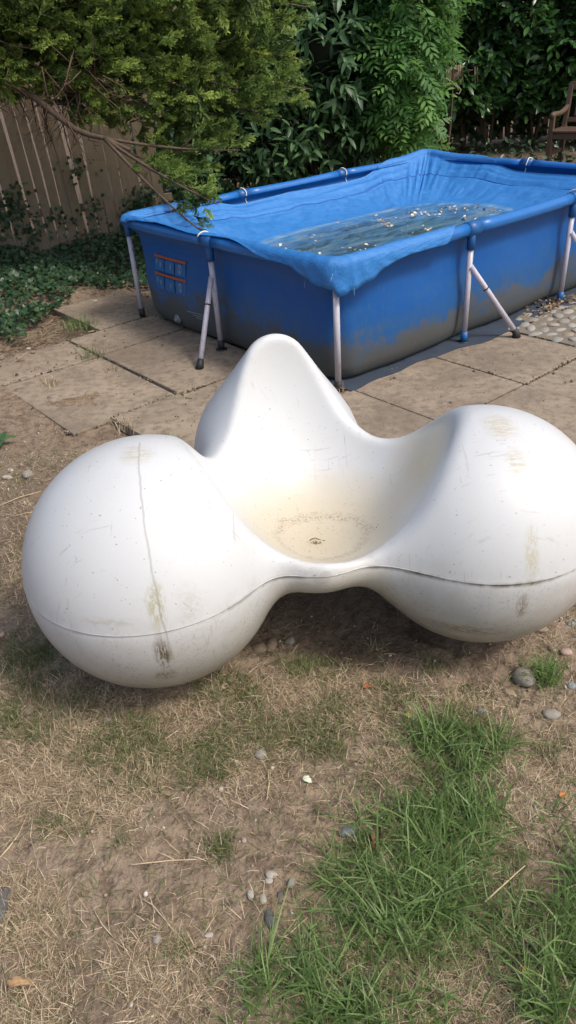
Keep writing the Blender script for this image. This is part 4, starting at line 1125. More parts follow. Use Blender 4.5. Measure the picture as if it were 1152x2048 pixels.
# --- ivy over the bed along the fence
def ivy_template():
    pts = [(0, 0), (-.05, .22), (.12, .52), (.34, .34), (.52, .52), (.66, .26), (1.0, 0), (.66, -.26), (.52, -.52), (.34, -.34), (.12, -.52), (-.05, -.22)]
    V = np.array([(x, y, .12 * abs(y) - .12 * x * x) for x, y in pts] + [(.35, 0, -.03)]); k = len(pts)
    return V, np.array([(i, (i + 1) % k, k) for i in range(k)])
def ivy():
    P = []; N = []
    def bedh(x, y): return .04 + .20 * np.clip(vnoise(x * 2.3, y * 2.3, 0, 41) - .2, 0, 1) + .05 * vnoise(x * 9, y * 9, 0, 42)
    n = 26000
    x = rng.uniform(-4.6, -.75, n); y = rng.uniform(4.3, 7.9, n)
    px, py, pz = project(np.stack([x, y, np.full(n, .05)], -1))
    # front edge of the bed
    edge = np.interp(px, [-200, 0, 40, 90, 150, 230, 300, 420], [690, 676, 660, 618, 572, 552, 548, 515]) + 26 * (vnoise(x * 4, y * 4, 0, 44) - .5)
    fy = 6.92 + (x + 3.6) * .307
    ok = (py < edge) & (y < fy - .03) & (px < 300)
    x, y = x[ok], y[ok]; z = bedh(x, y) * rng.uniform(.3, 1.05, len(x)) + gz(x, y)
    P.append(np.stack([x, y, z], -1)); N.append(unit(np.array([0, -.35, 1]) + rng.normal(0, .5, (len(x), 3))))
    # climbing the palings in a few strands
    for (px0, py0, px1, py1, k) in ((40, 430, 20, 380, 90), (180, 440, 190, 415, 40), (250, 480, 300, 380, 260), (130, 460, 120, 430, 30), (270, 450, 285, 410, 160), (8, 460, 5, 400, 90), (60, 480, 70, 450, 80), (165, 345, 135, 330, 40)):
        f = rng.random(k); xx = px0 + (px1 - px0) * f + rng.normal(0, 16, k); yy = py0 + (py1 - py0) * f + rng.normal(0, 16, k)
        Q = []
        for a, b in zip(xx, yy):
            q = at_depth(a, b, 7.2); 
            for _ in range(3): q = at_depth(a, b, 6.92 + (q[0] + 3.6) * .307 - rng.uniform(.02, .08))
            Q.append(q)
        P.append(np.array(Q)); N.append(unit(np.array([.2, -1, .35]) + rng.normal(0, .35, (k, 3))))
    P, N = np.vstack(P), np.vstack(N); P[:, 2] = np.maximum(P[:, 2], .01)
    a = unit(np.stack([rng.normal(0, 1, len(P)), rng.normal(-.3, 1, len(P)), rng.normal(-.25, .3, len(P))], -1)); R = frames(a, N); S = rng.uniform(.022, .046, len(P))
    tv, tf = ivy_template(); V, F, t = spread(tv, tf, R, P, S)
    obj('ivy', mesh_np('ivy', V, F, False, {'tint': t}), MAT['ivy'], None, 'stuff', 'dark green ivy carpet along the foot of the board fence', 'ivy')
ivy()

# --- fallen twigs and dry stalks on the bed edge
def litter():
    ac = Acc()
    for q in range(520):
        x, y = rng.uniform(0, 290), 0
        y = np.interp(x, [0, 60, 110, 180, 290], [690, 670, 640, 600, 575]) + rng.normal(8, 16)
        p = ground_pt(x, y); p[2] = gz(p[0], p[1]) + .006 + abs(rng.normal(0, .006)); a = rng.uniform(0, math.tau); L = abs(rng.normal(.05, .04)) + .015
        d = np.array([math.cos(a), math.sin(a), rng.normal(0, .15)]); ac.tube([p, p + d * L * .5 + rng.normal(0, .004, 3), p + d * L], rng.uniform(.0010, .0028), 4, rng.random())
    m = MT('dry_litter'); m.pbr(m.ramp(m.attr('tint'), [(0, (.09, .055, .032)), (.5, (.20, .14, .085)), (1, (.36, .28, .18))]), .9); MAT['litter'] = m.m
    obj('twig_litter', ac.mesh('twig_litter'), m.m, None, 'stuff', 'brown twigs and dry stalks littering the edge of the ivy bed', 'litter')
litter()
# --- low dark undergrowth below the shrubs at the back
def under():
    n = 2600; x = rng.uniform(-.8, 6.5, n); y = rng.uniform(8.2, 12.4, n); z = rng.uniform(.0, .30, n) * vnoise(x * 2, y * 2, 0, 7) + .02
    a = unit(np.stack([rng.normal(0, 1, n), rng.normal(-.3, 1, n), rng.normal(.1, .5, n)], -1)); N = unit(np.array([0, -.4, 1]) + rng.normal(0, .5, (n, 3)))
    tv, tf = leaf_template(.22, .1, .15, 2); V, F, t = spread(tv, tf, frames(a, N), np.stack([x, y, z], -1), rng.uniform(.04, .11, n))
    obj('undergrowth', mesh_np('undergrowth', V, F, True, {'tint': t}), MAT['ivy'], None, 'stuff', 'low leafy undergrowth in the deep shade below the hedge', 'undergrowth')
under()

# --- reed screen glimpsed through the hedge
def reeds():
    s = empty('reed_screen', at_depth(900, 180, 11.55) * np.array([1, 1, 0]), 'pale broken reed screen glimpsed through the dark hedge', 'screen')
    b = np.array(s.location)
    mt = flat_mat('dry_reed', (.34, .26, .17), .8, .3, 30)
    for q in range(16):
        x = 893 + q * 2.6 + random.uniform(-.6, .6) + (22 if q > 12 else 0); p0 = at_depth(x, 132 + random.uniform(-3, 3), 11.42); p1 = at_depth(x + 1, random.uniform(150, 178), 11.42)
        tube('reed', [p0 - b, (p0 + p1) / 2 - b, p1 - b], .0065, mt, s, 6)
    tube('stalk', [at_depth(x, y, 11.3) - b for x, y in ((862, 150), (890, 156), (912, 168), (922, 180), (918, 188), (912, 186))], .008, mt, s, 6)
    tube('tie_wire', [at_depth(x, 140, 11.42) - b for x in (890, 945)], .004, mt, s, 6)
reeds()

# --- wooden garden bench at the right edge
def bench():
    mt = MT('dark_teak'); g = mt.objc(); n = mt.noise(mt.map(g, sc=(3, 30, 30)), 2, 5, .6); mt.pbr(mt.mix(n, (.055, .033, .022), (.14, .088, .058)), .6, mt.bump(n, .3, .004))
    arm = ground_pt(1106, 230, .60); fx, fy = np.array([-.62, -.78]), np.array([.78, -.62])   # facing, length
    o = np.array([arm[0], arm[1], 0]); az = math.atan2(fy[1], fy[0])
    b = empty('garden_bench', o, 'dark brown wooden garden bench with armrests before the laurel hedge', 'bench', rotz=az)
    # local x = along the bench, local y = towards the back
    def part(nm, c, h, rot=(0, 0, 0)):
        p = obj(nm, box_mesh(nm, *h, .006), mt.m, b); p.location = c; p.rotation_euler = rot; return p
    L = 1.35
    for x in (0, L):
        part('front_leg', (x, 0, .29), (.030, .030, .29)); part('rear_leg', (x, .48, .22), (.030, .030, .22)); part('back_post', (x, .53, .66), (.028, .028, .235), (-.20, 0, 0))
        V, q, t_ = tube_arrays([(x, -.05, .585), (x, .0, .60), (x, .10, .603), (x, .24, .595), (x, .38, .612), (x, .53, .65)], [.030, .034, .032, .030, .032, .034], 10)
        obj('armrest', mesh_np('armrest', V, [q, t_], True), mt.m, b); part('side_stretcher', (x, .24, .16), (.016, .21, .022)); part('side_rail', (x, .24, .365), (.018, .21, .035))
    part('front_rail', (L / 2, .0, .365), (L / 2 - .03, .016, .035)); part('rear_rail', (L / 2, .48, .365), (L / 2 - .03, .016, .035))
    for k in range(6): part('seat_slat', (L / 2, .005 + k * .085, .415), (L / 2 + .03, .035, .011))
    part('top_rail', (L / 2, .585, .875), (L / 2 + .03, .018, .045), (-.20, 0, 0)); part('lower_back_rail', (L / 2, .51, .50), (L / 2 - .03, .015, .028), (-.20, 0, 0))
    for k in range(9): part('back_slat', (.12 + k * (L - .24) / 8, .548, .685), (.024, .009, .145), (-.20, 0, 0))
bench()

# ------------------------------------------------------------------ grass
def blades(n_try, dens, name, material, Lr, wr, lean, curve, label, area=(-1.5, 1.7, .45, 3.1), seg=3, flat=0.0, group=5):
    """single blades, kept with probability dens(px, py); tufts share a root"""
    m_ = n_try // group
    rx = rng.uniform(area[0], area[1], m_); ry = rng.uniform(area[2], area[3], m_)
    x = np.repeat(rx, group) + rng.normal(0, .009, m_ * group); y = np.repeat(ry, group) + rng.normal(0, .009, m_ * group)
    px, py, pz = project(np.stack([x, y, np.full(len(x), -.02)], -1))
    ok = (rng.random(len(x)) < dens(px, py, x, y)) & (pz > .1) & (px > -60) & (px < 1210) & (py < 2130)
    x, y, px, py = x[ok], y[ok], px[ok], py[ok]; n = len(x)
    # nothing grows where the chair or the slabs stand
    u, v = to_uv(x, y); ok = (patio_mask(u, v) < .5)
    for C, r in ((CL, .14), (CR, .14), (CBK, .2)): ok &= (x - C[0]) ** 2 + (y - C[1]) ** 2 > r * r
    x, y, px, py = x[ok], y[ok], px[ok], py[ok]; n = len(x)
    z = gz(x, y) - .002
    lf = lens_scale(px, py)
    L = rng.uniform(*Lr, n) * lf; w = rng.uniform(*wr, n)
    a = rng.uniform(0, math.tau, n) + 0; d = np.stack([np.cos(a), np.sin(a)], -1)
    side = np.stack([-np.sin(a), np.cos(a), np.zeros(n)], -1); tw = rng.normal(0, .5, n)
    l0 = np.clip(rng.normal(lean, .35, n), .05, 1.5); c0 = np.clip(rng.normal(curve, .4, n), 0, 2.2)
    k = seg + 1; V = np.zeros((n, 2 * seg + 1, 3)); P = np.stack([x, y, z], -1); ang_ = l0.copy()
    bend = rng.normal(0, .25, n)
    for i in range(k):
        t = i / seg
        wd = w * (1 - t) ** .6 * .5
        s_ = side * np.cos(tw)[:, None] + np.stack([np.zeros(n), np.zeros(n), np.sin(tw)], -1)
        if i < seg: V[:, 2 * i] = P - s_ * wd[:, None]; V[:, 2 * i + 1] = P + s_ * wd[:, None]
        else: V[:, 2 * seg] = P
        st = L / seg
        P = P + np.stack([d[:, 0] * np.sin(ang_), d[:, 1] * np.sin(ang_), np.cos(ang_)], -1) * st[:, None] + side * (bend * st * .5)[:, None]
        P[:, 2] = np.maximum(P[:, 2], z + .001 + .006 * rng.random(n))
        ang_ = ang_ + c0 / seg
    F = []
    for i in range(seg - 1): F += [(2 * i, 2 * i + 1, 2 * i + 3), (2 * i, 2 * i + 3, 2 * i + 2)]
    F.append((2 * seg - 2, 2 * seg - 1, 2 * seg)); F = np.array(F)
    FF = (F[None] + (np.arange(n) * (2 * seg + 1))[:, None, None]).reshape(-1, 3)
    t_ = np.repeat(rng.random(n), 2 * seg + 1)
    return obj(name, mesh_np(name, V.reshape(-1, 3), FF, True, {'tint': t_}), material, None, 'stuff', label, 'grass')
def lens_scale(px, py): return np.ones_like(px)
MAT['grass'] = leaf_mat('grass_blade', (.080, .145, .038), (.155, .255, .072), (.31, .42, .16), .45, .35, .45)
MAT['grass_dull'] = leaf_mat('grass_dull', (.085, .115, .040), (.15, .185, .068), (.26, .265, .125), .6, .25, .3)
ms_ = MT('dry_straw'); ms_.pbr(ms_.ramp(ms_.attr('tint'), [(0, (.18, .13, .08)), (.45, (.36, .28, .18)), (.8, (.50, .40, .27)), (1, (.62, .53, .38))]), .85, **{'Specular IOR Level': .2}); MAT['straw'] = ms_.m
LUSH = [(1050, 1560, 80, 80, .8), (1040, 1690, 90, 90, .95), (880, 1680, 190, 130, 1), (810, 1790, 170, 120, 1), (940, 1590, 130, 90, 1), (700, 1760, 70, 90, .8), (600, 1960, 130, 100, 1), (660, 2030, 150, 70, 1), (480, 2040, 80, 50, .8), (1125, 1610, 70, 110, .9), (1110, 1960, 100, 120, 1), (1130, 1790, 80, 130, 1), (1100, 1650, 90, 120, .9), (1090, 1350, 32, 24, .9), (1010, 1780, 150, 130, .85), (880, 1475, 90, 45, .8), (1000, 1500, 80, 50, .55), (900, 2020, 140, 60, .6), (800, 1880, 120, 70, .7)]
MID = [(660, 1450, 100, 70, 1), (540, 1450, 110, 70, .9), (790, 1400, 60, 50, .9), (420, 1510, 140, 60, .9), (230, 1480, 220, 70, .85), (100, 1430, 150, 70, .9), (60, 1330, 90, 70, .8), (480, 1390, 110, 50, .9), (620, 1330, 90, 50, .8), (900, 1480, 130, 80, 1), (830, 1560, 130, 70, .8), (170, 1775, 35, 25, .9), (445, 1695, 30, 26, .9), (130, 1640, 90, 60, .6), (360, 1900, 50, 30, .6), (1000, 1850, 240, 170, .9), (760, 1960, 150, 90, .8), (220, 870, 70, 35, .7), (860, 1340, 60, 40, .6), (700, 1900, 90, 90, .6), (240, 1690, 40, 25, .5), (930, 1390, 40, 30, .6), (330, 1560, 160, 50, .5), (1060, 1480, 90, 60, .7), (700, 1560, 60, 50, .5)]
DRY = [(330, 1520, 300, 90, .7), (120, 1520, 200, 120, .75), (620, 1400, 220, 60, .7), (850, 1720, 260, 220, .5), (600, 1960, 130, 100, .4), (70, 1860, 100, 130, 1), (330, 1960, 110, 90, .9), (150, 1600, 200, 120, .65), (400, 1450, 300, 80, .75), (150, 1400, 200, 90, .7), (700, 1430, 160, 70, .7), (880, 1930, 240, 130, .95), (1000, 1560, 180, 120, .6), (900, 1400, 120, 60, .5), (50, 1180, 60, 140, .35), (520, 1560, 120, 50, .4), (60, 2020, 90, 60, .9), (450, 1950, 80, 60, .6), (800, 1520, 140, 60, .6), (180, 880, 120, 50, .5), (620, 1270, 120, 50, .2), (760, 1290, 120, 50, .15), (1110, 1500, 80, 70, .6), (400, 1700, 80, 60, .25), (1090, 1290, 60, 60, .25), (330, 870, 40, 20, .5), (60, 1010, 80, 60, .3)]
def pn(x, y, s, k): return np.clip(.5 + 2.4 * fbm(x * s, y * s, oct=3, seed=k), 0, 1)
blades(260000, lambda px, py, x, y: sstep(.22, .80, blob(px, py, LUSH) * (.25 + 1.3 * pn(x, y, 8, 51))) * .55, 'green_grass', MAT['grass'], (.035, .120), (.0024, .0052), .75, .9, 'long green grass in thick patches in front of the chair', seg=4, group=6)
blades(26000, lambda px, py, x, y: sstep(.45, .9, blob(px, py, LUSH) * (.25 + 1.3 * pn(x, y, 8, 51))) * .55, 'long_grass', MAT['grass'], (.09, .19), (.0038, .0062), .7, 1.0, 'longest arching grass blades standing out of the green patches', seg=5, group=5)
blades(700000, lambda px, py, x, y: sstep(.2, .95, blob(px, py, MID) * (.5 + .8 * pn(x, y, 14, 52))) * .55 + .04 * pn(x, y, 6, 53), 'short_grass', MAT['grass_dull'], (.018, .060), (.0014, .0030), .8, .9, 'short dull green grass growing thinly through the soil', group=7)
blades(1200000, lambda px, py, x, y: sstep(.10, .75, blob(px, py, DRY) * (.55 + .8 * pn(x, y, 8, 54))) * .60 + .05 * pn(x, y, 5, 55), 'dry_grass', MAT['straw'], (.016, .060), (.0010, .0022), 1.30, .55, 'dry straw-coloured grass matted over the bare soil', seg=2, group=4)
# weeds in the joints of the patio
def tuft(px_, py_, n, Lh, label, material, spread_=.02, w=.003, z0=0.0):
    c = ground_pt(px_, py_, z0); ac = Acc(); e = empty('grass_tuft', (c[0], c[1], z0), label, 'weed')
    for q in range(n):
        a = rng.uniform(0, math.tau); b = np.array([rng.normal(0, spread_), rng.normal(0, spread_), -.005]); d = np.array([math.cos(a), math.sin(a), 0]); L = Lh * rng.uniform(.5, 1.1); s = np.array([-d[1], d[0], 0]) * w * .5
        p1 = b + d * L * .25 + [0, 0, L * .55]; p2 = b + d * L * .65 + [0, 0, L * .75 * rng.uniform(.6, 1)]
        ac.add(np.array([b - s, b + s, p1 + s * .8, p1 - s * .8, p2]), np.array([[0, 1, 2, 3]]), np.array([[3, 2, 4]]), rng.random())
    obj('blades', ac.mesh('blades'), material, e, kind='stuff')
tuft(160, 655, 150, .12, 'bright green grass tuft at the edge of the ivy bed', MAT['grass'], .06)
tuft(182, 715, 60, .10, 'thin grass growing from the joint between two slabs', MAT['grass_dull'], .045)
tuft(105, 768, 40, .08, 'wispy dry weed on the dusty slab at the left', MAT['straw'], .03)
tuft(250, 860, 34, .11, 'small dry tuft against the edge of the raised slab', MAT['straw'], .025)
tuft(345, 880, 14, .07, 'tiny green sprout showing above the left ball', MAT['grass'], .01)
tuft(366, 795, 40, .03, 'dry moss clump where three slabs meet', MAT['straw'], .02)
tuft(225, 740, 26, .05, 'sparse dead weed in the middle of the slab', MAT['straw'], .02)
tuft(680, 785, 40, .07, 'dry grass at the foot of the near pool leg', MAT['straw'], .02)
tuft(1088, 1352, 170, .085, 'rounded green tuft beside the large stone at right', MAT['grass'], .025, .003, -.035)
# broad-leaved weed at the left edge
dk = empty('dock_weed', ground_pt(0, 885), 'dark broad-leaved weed on the soil at the left edge', 'weed')
tv, tf = leaf_template(.26, .1, .2, 4)
for (a, L, el) in ((.1, .085, .35), (-1.2, .08, .3), (1.3, .075, .4), (2.5, .08, .4), (-2.2, .07, .5)):
    R = frames(np.array([[math.cos(a), math.sin(a), el]]), np.array([[0, 0, 1.0]])); V, F, t = spread(tv, tf, R, np.array([[0, 0, .01]]), np.array([L])); obj('leaf', mesh_np('leaf', V, F, True, {'tint': t}), MAT['privet'], dk)

# ------------------------------------------------------------------ stones
def stone_mat(name, a, b):
    m = MT(name); g = m.objc(); n = m.noise(g, 1.6, 5, .6); n2 = m.noise(g, 9, 4, .6)
    m.pbr(m.mix(m.math('MULTIPLY', n2, .35), m.mix(n, a, b), (.16, .13, .10)), .8, m.bump(n2, .4, .2)); return m.m
SM = {'grey': stone_mat('grey_stone', (.26, .24, .21), (.42, .39, .34)), 'white': stone_mat('white_stone', (.40, .37, .31), (.58, .54, .47)), 'brown': stone_mat('brown_stone', (.24, .18, .125), (.40, .31, .22)),
      'blue': stone_mat('blue_stone', (.20, .23, .26), (.34, .37, .40)), 'dark': stone_mat('dark_stone', (.075, .08, .085), (.17, .17, .17)), 'pink': stone_mat('pink_stone', (.42, .30, .24), (.55, .42, .35))}
STONES = [(1050, 1345, 42, 46, 'grey', 'largest tan stone half sunk in the dirt at right'), (1106, 1413, 36, 25, 'grey', 'smooth oval grey stone below the right-hand tuft'), (522, 1507, 24, 22, 'grey', 'round grey pebble in the grass before the seat'),
          (696, 1661, 30, 19, 'blue', 'blue-grey pebble beside the curled brown leaf'), (543, 1751, 22, 13, 'white', 'whitest pebble at the top of the sandy patch'), (538, 1762, 15, 12, 'white', 'small white pebble touching the whitest one'), (541, 1843, 19, 32, 'dark', 'long dark pebble in the sandy patch'),
          (583, 1769, 14, 17, 'grey', 'grey pebble at the right of the sandy patch'), (526, 1797, 13, 18, 'white', 'small pale pebble in the middle of the sandy patch'), (561, 1795, 9, 14, 'dark', 'tiny dark pebble in the sandy patch'), (501, 1791, 12, 16, 'white', 'pale upright pebble left of the sandy patch'),
          (488, 1589 + 92, 9, 9, 'pink', 'tiny pinkish pebble on bare soil'), (315, 1881, 16, 18, 'grey', 'grey pebble alone on bare soil at lower left'), (418, 1871, 15, 9, 'white', 'flat cream pebble between two straw clumps'),
          (541, 1276, 24, 32, 'brown', 'rounded stone in the shade beside the left ball'), (578, 1262, 20, 17, 'grey', 'grey pebble in the dark hollow under the seat'), (518, 1288, 30, 26, 'brown', 'stone tucked against the lower left ball'), (55, 950, 20, 19, 'grey', 'grey stone on the soil behind the left ball'),
          (14, 952, 20, 12, 'white', 'pale flat pebble at the left edge'), (20, 938, 12, 8, 'white', 'small white chip at the left edge'), (5, 1272, 11, 14, 'pink', 'pink pebble at the left edge beside the ball'), (1134, 1293, 22, 17, 'pink', 'pinkish stone near the right edge below the ball'), (1106, 1287, 13, 18, 'brown', 'brown pebble under the right ball'),
          (962, 1420, 16, 13, 'blue', 'small blue-grey pebble on the crumbled bank'), (935, 1419, 9, 8, 'white', 'tiny white pebble on the crumbled bank'), (1085, 1248, 26, 15, 'brown', 'flat brown stone close under the right ball'), (1144, 1232, 16, 10, 'blue', 'grey-blue pebble at the right edge'), (1020, 1370, 22, 15, 'brown', 'brown stone left of the largest stone'), (1145, 1360, 16, 14, 'blue', 'pebble right of the green tuft'),
          (2, 1815, 26, 70, 'dark', 'dark stone cut off by the left edge'), (215, 1440, 18, 14, 'grey', 'flat grey pebble in dry grass at left'), (58, 1420, 22, 20, 'brown', 'tan disc-shaped pebble in the grass at left'), (66, 705, 10, 6, 'brown', 'small brown pebble on the back slab'), (97, 793, 8, 8, 'dark', 'dark pellet on the dusty slab'), (190, 603, 10, 7, 'white', 'white pebble in the twig litter'), (57, 698, 10, 6, 'white', 'white chip at the edge of the ivy')]
for q, (x, y, wp, hp, mt, lab) in enumerate(STONES):
    p = ground_pt(x, y, -.02 if y > 830 else 0.0); u_, v_ = to_uv(p[0], p[1]); zz = float(gz(p[0], p[1])) if patio_mask(u_, v_) < .5 else 0.0
    dist_ = np.linalg.norm(p - CAMP); a = wp / 2 * dist_ / FPX; b = hp / 2 * dist_ / FPX
    me = lump('pebble', 20 + q, 3, .22); me.materials.append(SM[mt]); o = obj('pebble' if max(wp, hp) < 35 else 'stone', me, None, None, None, lab, 'pebble' if max(wp, hp) < 35 else 'stone')
    o.scale = (a, b * 1.15, min(a, b) * .75); o.location = (p[0], p[1], zz + min(a, b) * .28); o.rotation_euler = (random.uniform(-.2, .2), random.uniform(-.2, .2), random.uniform(-.4, .4))
# grit too small to count
def grit():
    bm = bmesh.new(); bmesh.ops.create_icosphere(bm, subdivisions=1, radius=1); V0 = np.array([v.co[:] for v in bm.verts]); F0 = np.array([[v.index for v in f.verts] for f in bm.faces]); bm.free()
    V0 = V0 * (1 + .3 * (rng.random(len(V0)) - .5))[:, None]
    n = 12000; x = rng.uniform(-1.4, 1.7, n); y = rng.uniform(.5, 3.6, n); px, py, pz = project(np.stack([x, y, np.zeros(n)], -1))
    w = .25 + blob(px, py, [(540, 1800, 90, 90, 1), (60, 980, 120, 120, .8), (1090, 1300, 90, 90, 1), (1000, 1400, 60, 60, .6), (130, 800, 150, 60, .5)]); u, v = to_uv(x, y); ok = (rng.random(n) < w) & (patio_mask(u, v) < .5); x, y = x[ok], y[ok]; n = len(x)
    S = np.exp(rng.normal(math.log(.0030), .6, n)); S = np.clip(S, .0012, .0065); T = np.stack([x, y, gz(x, y) + S * .3], -1)
    a = unit(rng.normal(size=(n, 3))); R = frames(a, unit(rng.normal(size=(n, 3)))); V, F, t = spread(V0, F0, R, T, S[:, None] * rng.uniform(.6, 1.1, (n, 3)))
    m = MT('grit'); m.pbr(m.ramp(m.attr('tint'), [(0, (.15, .11, .08)), (.55, (.27, .21, .155)), (.85, (.36, .29, .22)), (.95, (.48, .43, .36)), (1, (.58, .54, .47))]), .9)
    obj('grit', mesh_np('grit', V, F, True, {'tint': t}), m.m, None, 'stuff', 'fine grit and crumbs scattered over the soil', 'grit')
grit()

# ------------------------------------------------------------------ fallen leaves and stalks
def dead_leaf(x, y, size, colr, label, curl=.6, z=None, az=0.0, w=.30):
    p = ground_pt(x, y, -.015); zz = float(gz(p[0], p[1])) if z is None else z
    n_, k_ = 9, 7; V = []
    for i in range(n_):
        t = i / (n_ - 1); wd = w * math.sin(math.pi * min(1, max(.02, t)) ** .8) ** .7 * (1 + .2 * math.sin(i * 2.3))
        for j in range(k_):
            s = (j / (k_ - 1) - .5) * 2; V.append((t - .5, s * wd * math.cos(curl * s), wd * abs(s) * math.sin(curl) + .10 * math.sin(t * 5 + s) * curl + .04 * random.random()))
    V = np.array(V) * size; i, j = np.meshgrid(np.arange(n_ - 1), np.arange(k_ - 1), indexing='ij'); F = np.stack([i * k_ + j, (i + 1) * k_ + j, (i + 1) * k_ + j + 1, i * k_ + j + 1], -1).reshape(-1, 4)
    V[:, 2] -= V[:, 2].min()
    o = obj('fallen_leaf', mesh_np('fallen_leaf', V, F, True), flat_mat('dead_leaf', colr, .8, .4, 40, .3), None, None, label, 'leaf'); o.location = (p[0], p[1], zz + .003); o.rotation_euler = (random.uniform(-.2, .2), random.uniform(-.2, .2), az)
    s_ = o.modifiers.new('solid', 'SOLIDIFY'); s_.thickness = .0007
dead_leaf(752, 1678, .070, (.20, .095, .055), 'crumpled reddish-brown leaf at the edge of the long grass', 1.0, None, 1.3, .28)
dead_leaf(728, 1690, .045, (.17, .085, .05), 'small torn brown leaf against the crumpled one', .9, None, .3, .3)
dead_leaf(736, 1370, .030, (.32, .11, .04), 'rust-coloured leaf scrap in front of the seat', .5, None, .2, .4)
dead_leaf(817, 1428, .028, (.50, .42, .10), 'yellow leaf scrap in the grass in front of the right ball', .5, None, 1.0, .35)
dead_leaf(614, 1556, .026, (.60, .66, .50), 'pale green curled leaf on bare soil', .5, None, -.5, .4)
dead_leaf(1128, 1590, .024, (.50, .20, .06), 'orange leaf scrap at the right edge', .4, None, .4, .4)
dead_leaf(45, 1972, .055, (.42, .27, .14), 'curled tan leaf on the straw at lower left', 1.1, None, .1, .3)
dead_leaf(1054, 1942, .028, (.62, .38, .08), 'orange-yellow leaf deep in the lower right grass', .4, None, 1.2, .35)
dead_leaf(1092, 1995, .030, (.62, .62, .50), 'pale dry leaf near the lower right corner', .5, None, -.4, .35)
dead_leaf(685, 1414, .018, (.50, .19, .06), 'tiny orange leaf scrap left of the rust-coloured one', .4, None, .8, .4)
dead_leaf(862, 2030, .026, (.60, .47, .26), 'cream leaf at the bottom edge', .4, None, 1.2, .3)
def stalk(name, pts, r, label, z=.006):
    P = [ground_pt(x, y, -.015) for x, y in pts]; P = [np.array([p[0], p[1], float(gz(p[0], p[1])) + z + .004 * math.sin(q * 2)]) for q, p in enumerate(P)]
    tube(name, np.array(P) , np.linspace(r, r * .6, len(P)), MAT['straw_stalk'], None, 6, label=label, cat='stalk')
MAT['straw_stalk'] = flat_mat('straw_stalk', (.55, .44, .28), .8, .2, 40)
stalk('dry_stalk', [(262, 1731), (300, 1724), (345, 1717), (392, 1717)], .0017, 'pale straight straw lying across the bare patch')
stalk('dry_stalk', [(0, 1716), (18, 1700), (36, 1665), (62, 1612)], .0018, 'long bent straw at the left edge')
stalk('dry_stalk', [(275, 1792), (305, 1812), (350, 1862), (375, 1890)], .0015, 'thin straw lying diagonally on the grey soil')
stalk('dry_stalk', [(183, 1812), (205, 1850), (225, 1872)], .0013, 'short curved straw by the left straw clump')
stalk('dry_stalk', [(535, 1535), (538, 1565), (533, 1595)], .0019, 'upright seed stalk by the grey pebble')
stalk('dry_stalk', [(540, 1898), (580, 1872), (615, 1838)], .0016, 'straw at the lower edge of the sandy patch')
stalk('dry_stalk', [(968, 1815), (1005, 1785), (1048, 1742)], .0019, 'pale straw resting on the long green grass', .03)
stalk('dry_stalk', [(0, 1010), (40, 995), (82, 980)], .0025, 'long pale stem on the soil behind the left ball')
stalk('dry_stalk', [(20, 1030), (55, 1025), (80, 1020)], .0018, 'short thin stem nearest the left ball on the soil')
stalk('dry_stalk', [(175, 660), (205, 655), (228, 645)], .006, 'pale dead stick at the edge of the back slab', .02)
# sprig washed into the seat
def seat_z(x, y):
    z = np.linspace(.50, .15, 200); d = chair_sdf(np.stack([np.full(200, x), np.full(200, y), z], -1)); i = np.argmax(d < 0); return z[i]
sp = None
for z_ in np.linspace(.5, .2, 120):
    p = ground_pt(632, 1083, z_)
    if chair_sdf(p[None])[0] < 0: sp = p; break
spr = empty('dry_sprig', sp, 'small dry sprig with yellow-green bits lying in the seat', 'sprig')
mo = flat_mat('sprig_green', (.20, .19, .06), .8, .5, 60); md = flat_mat('sprig_stem', (.10, .075, .045), .8, .3, 60)
P = []
for t in np.linspace(0, 1, 9):
    x, y = sp[0] + (t - .4) * .045, sp[1] + .012 * math.sin(t * 3) ; P.append(np.array([x, y, seat_z(x, y) + .004 + .004 * math.sin(t * 6)]) - sp)
tube('stem', P, .0013, md, spr, 5)
ac = Acc()
for q in range(46):
    x, y = sp[0] + rng.normal(0, .012), sp[1] - .012 + rng.normal(0, .007); c = np.array([x, y, seat_z(x, y) + .002 + abs(rng.normal(0, .003))]) - sp; a = unit(rng.normal(size=3)); b = unit(np.cross(a, rng.normal(size=3)))
    s = rng.uniform(.002, .005); ac.add(np.array([c - a * s, c + b * s * .4, c + a * s, c - b * s * .4]), np.array([[0, 1, 2, 3]]), None, rng.random())
obj('bud_litter', ac.mesh('bud_litter'), mo, spr, kind='stuff')
ac = Acc()
for q in range(160):
    r = .02 + .17 * rng.random() ** .7; a = rng.uniform(0, math.tau); x, y = sp[0] + r * math.cos(a), sp[1] + .015 + r * .8 * math.sin(a)
    if chair_sdf(np.array([[x, y, .46]]))[0] < 0: continue
    c = np.array([x, y, seat_z(x, y) + .0014]); d = unit(np.array([rng.normal(), rng.normal(), 0])); e = np.array([-d[1], d[0], 0]); s = rng.uniform(.0008, .0035)
    ac.add(np.array([c - d * s, c + e * s * .35, c + d * s, c - e * s * .35]), np.array([[0, 1, 2, 3]]), None, rng.random())
obj('seat_debris', ac.mesh('seat_debris'), flat_mat('seat_crumb', (.13, .09, .05), .9, .4, 60), None, 'stuff', 'dark crumbs of debris sprinkled in the hollow of the seat', 'debris')

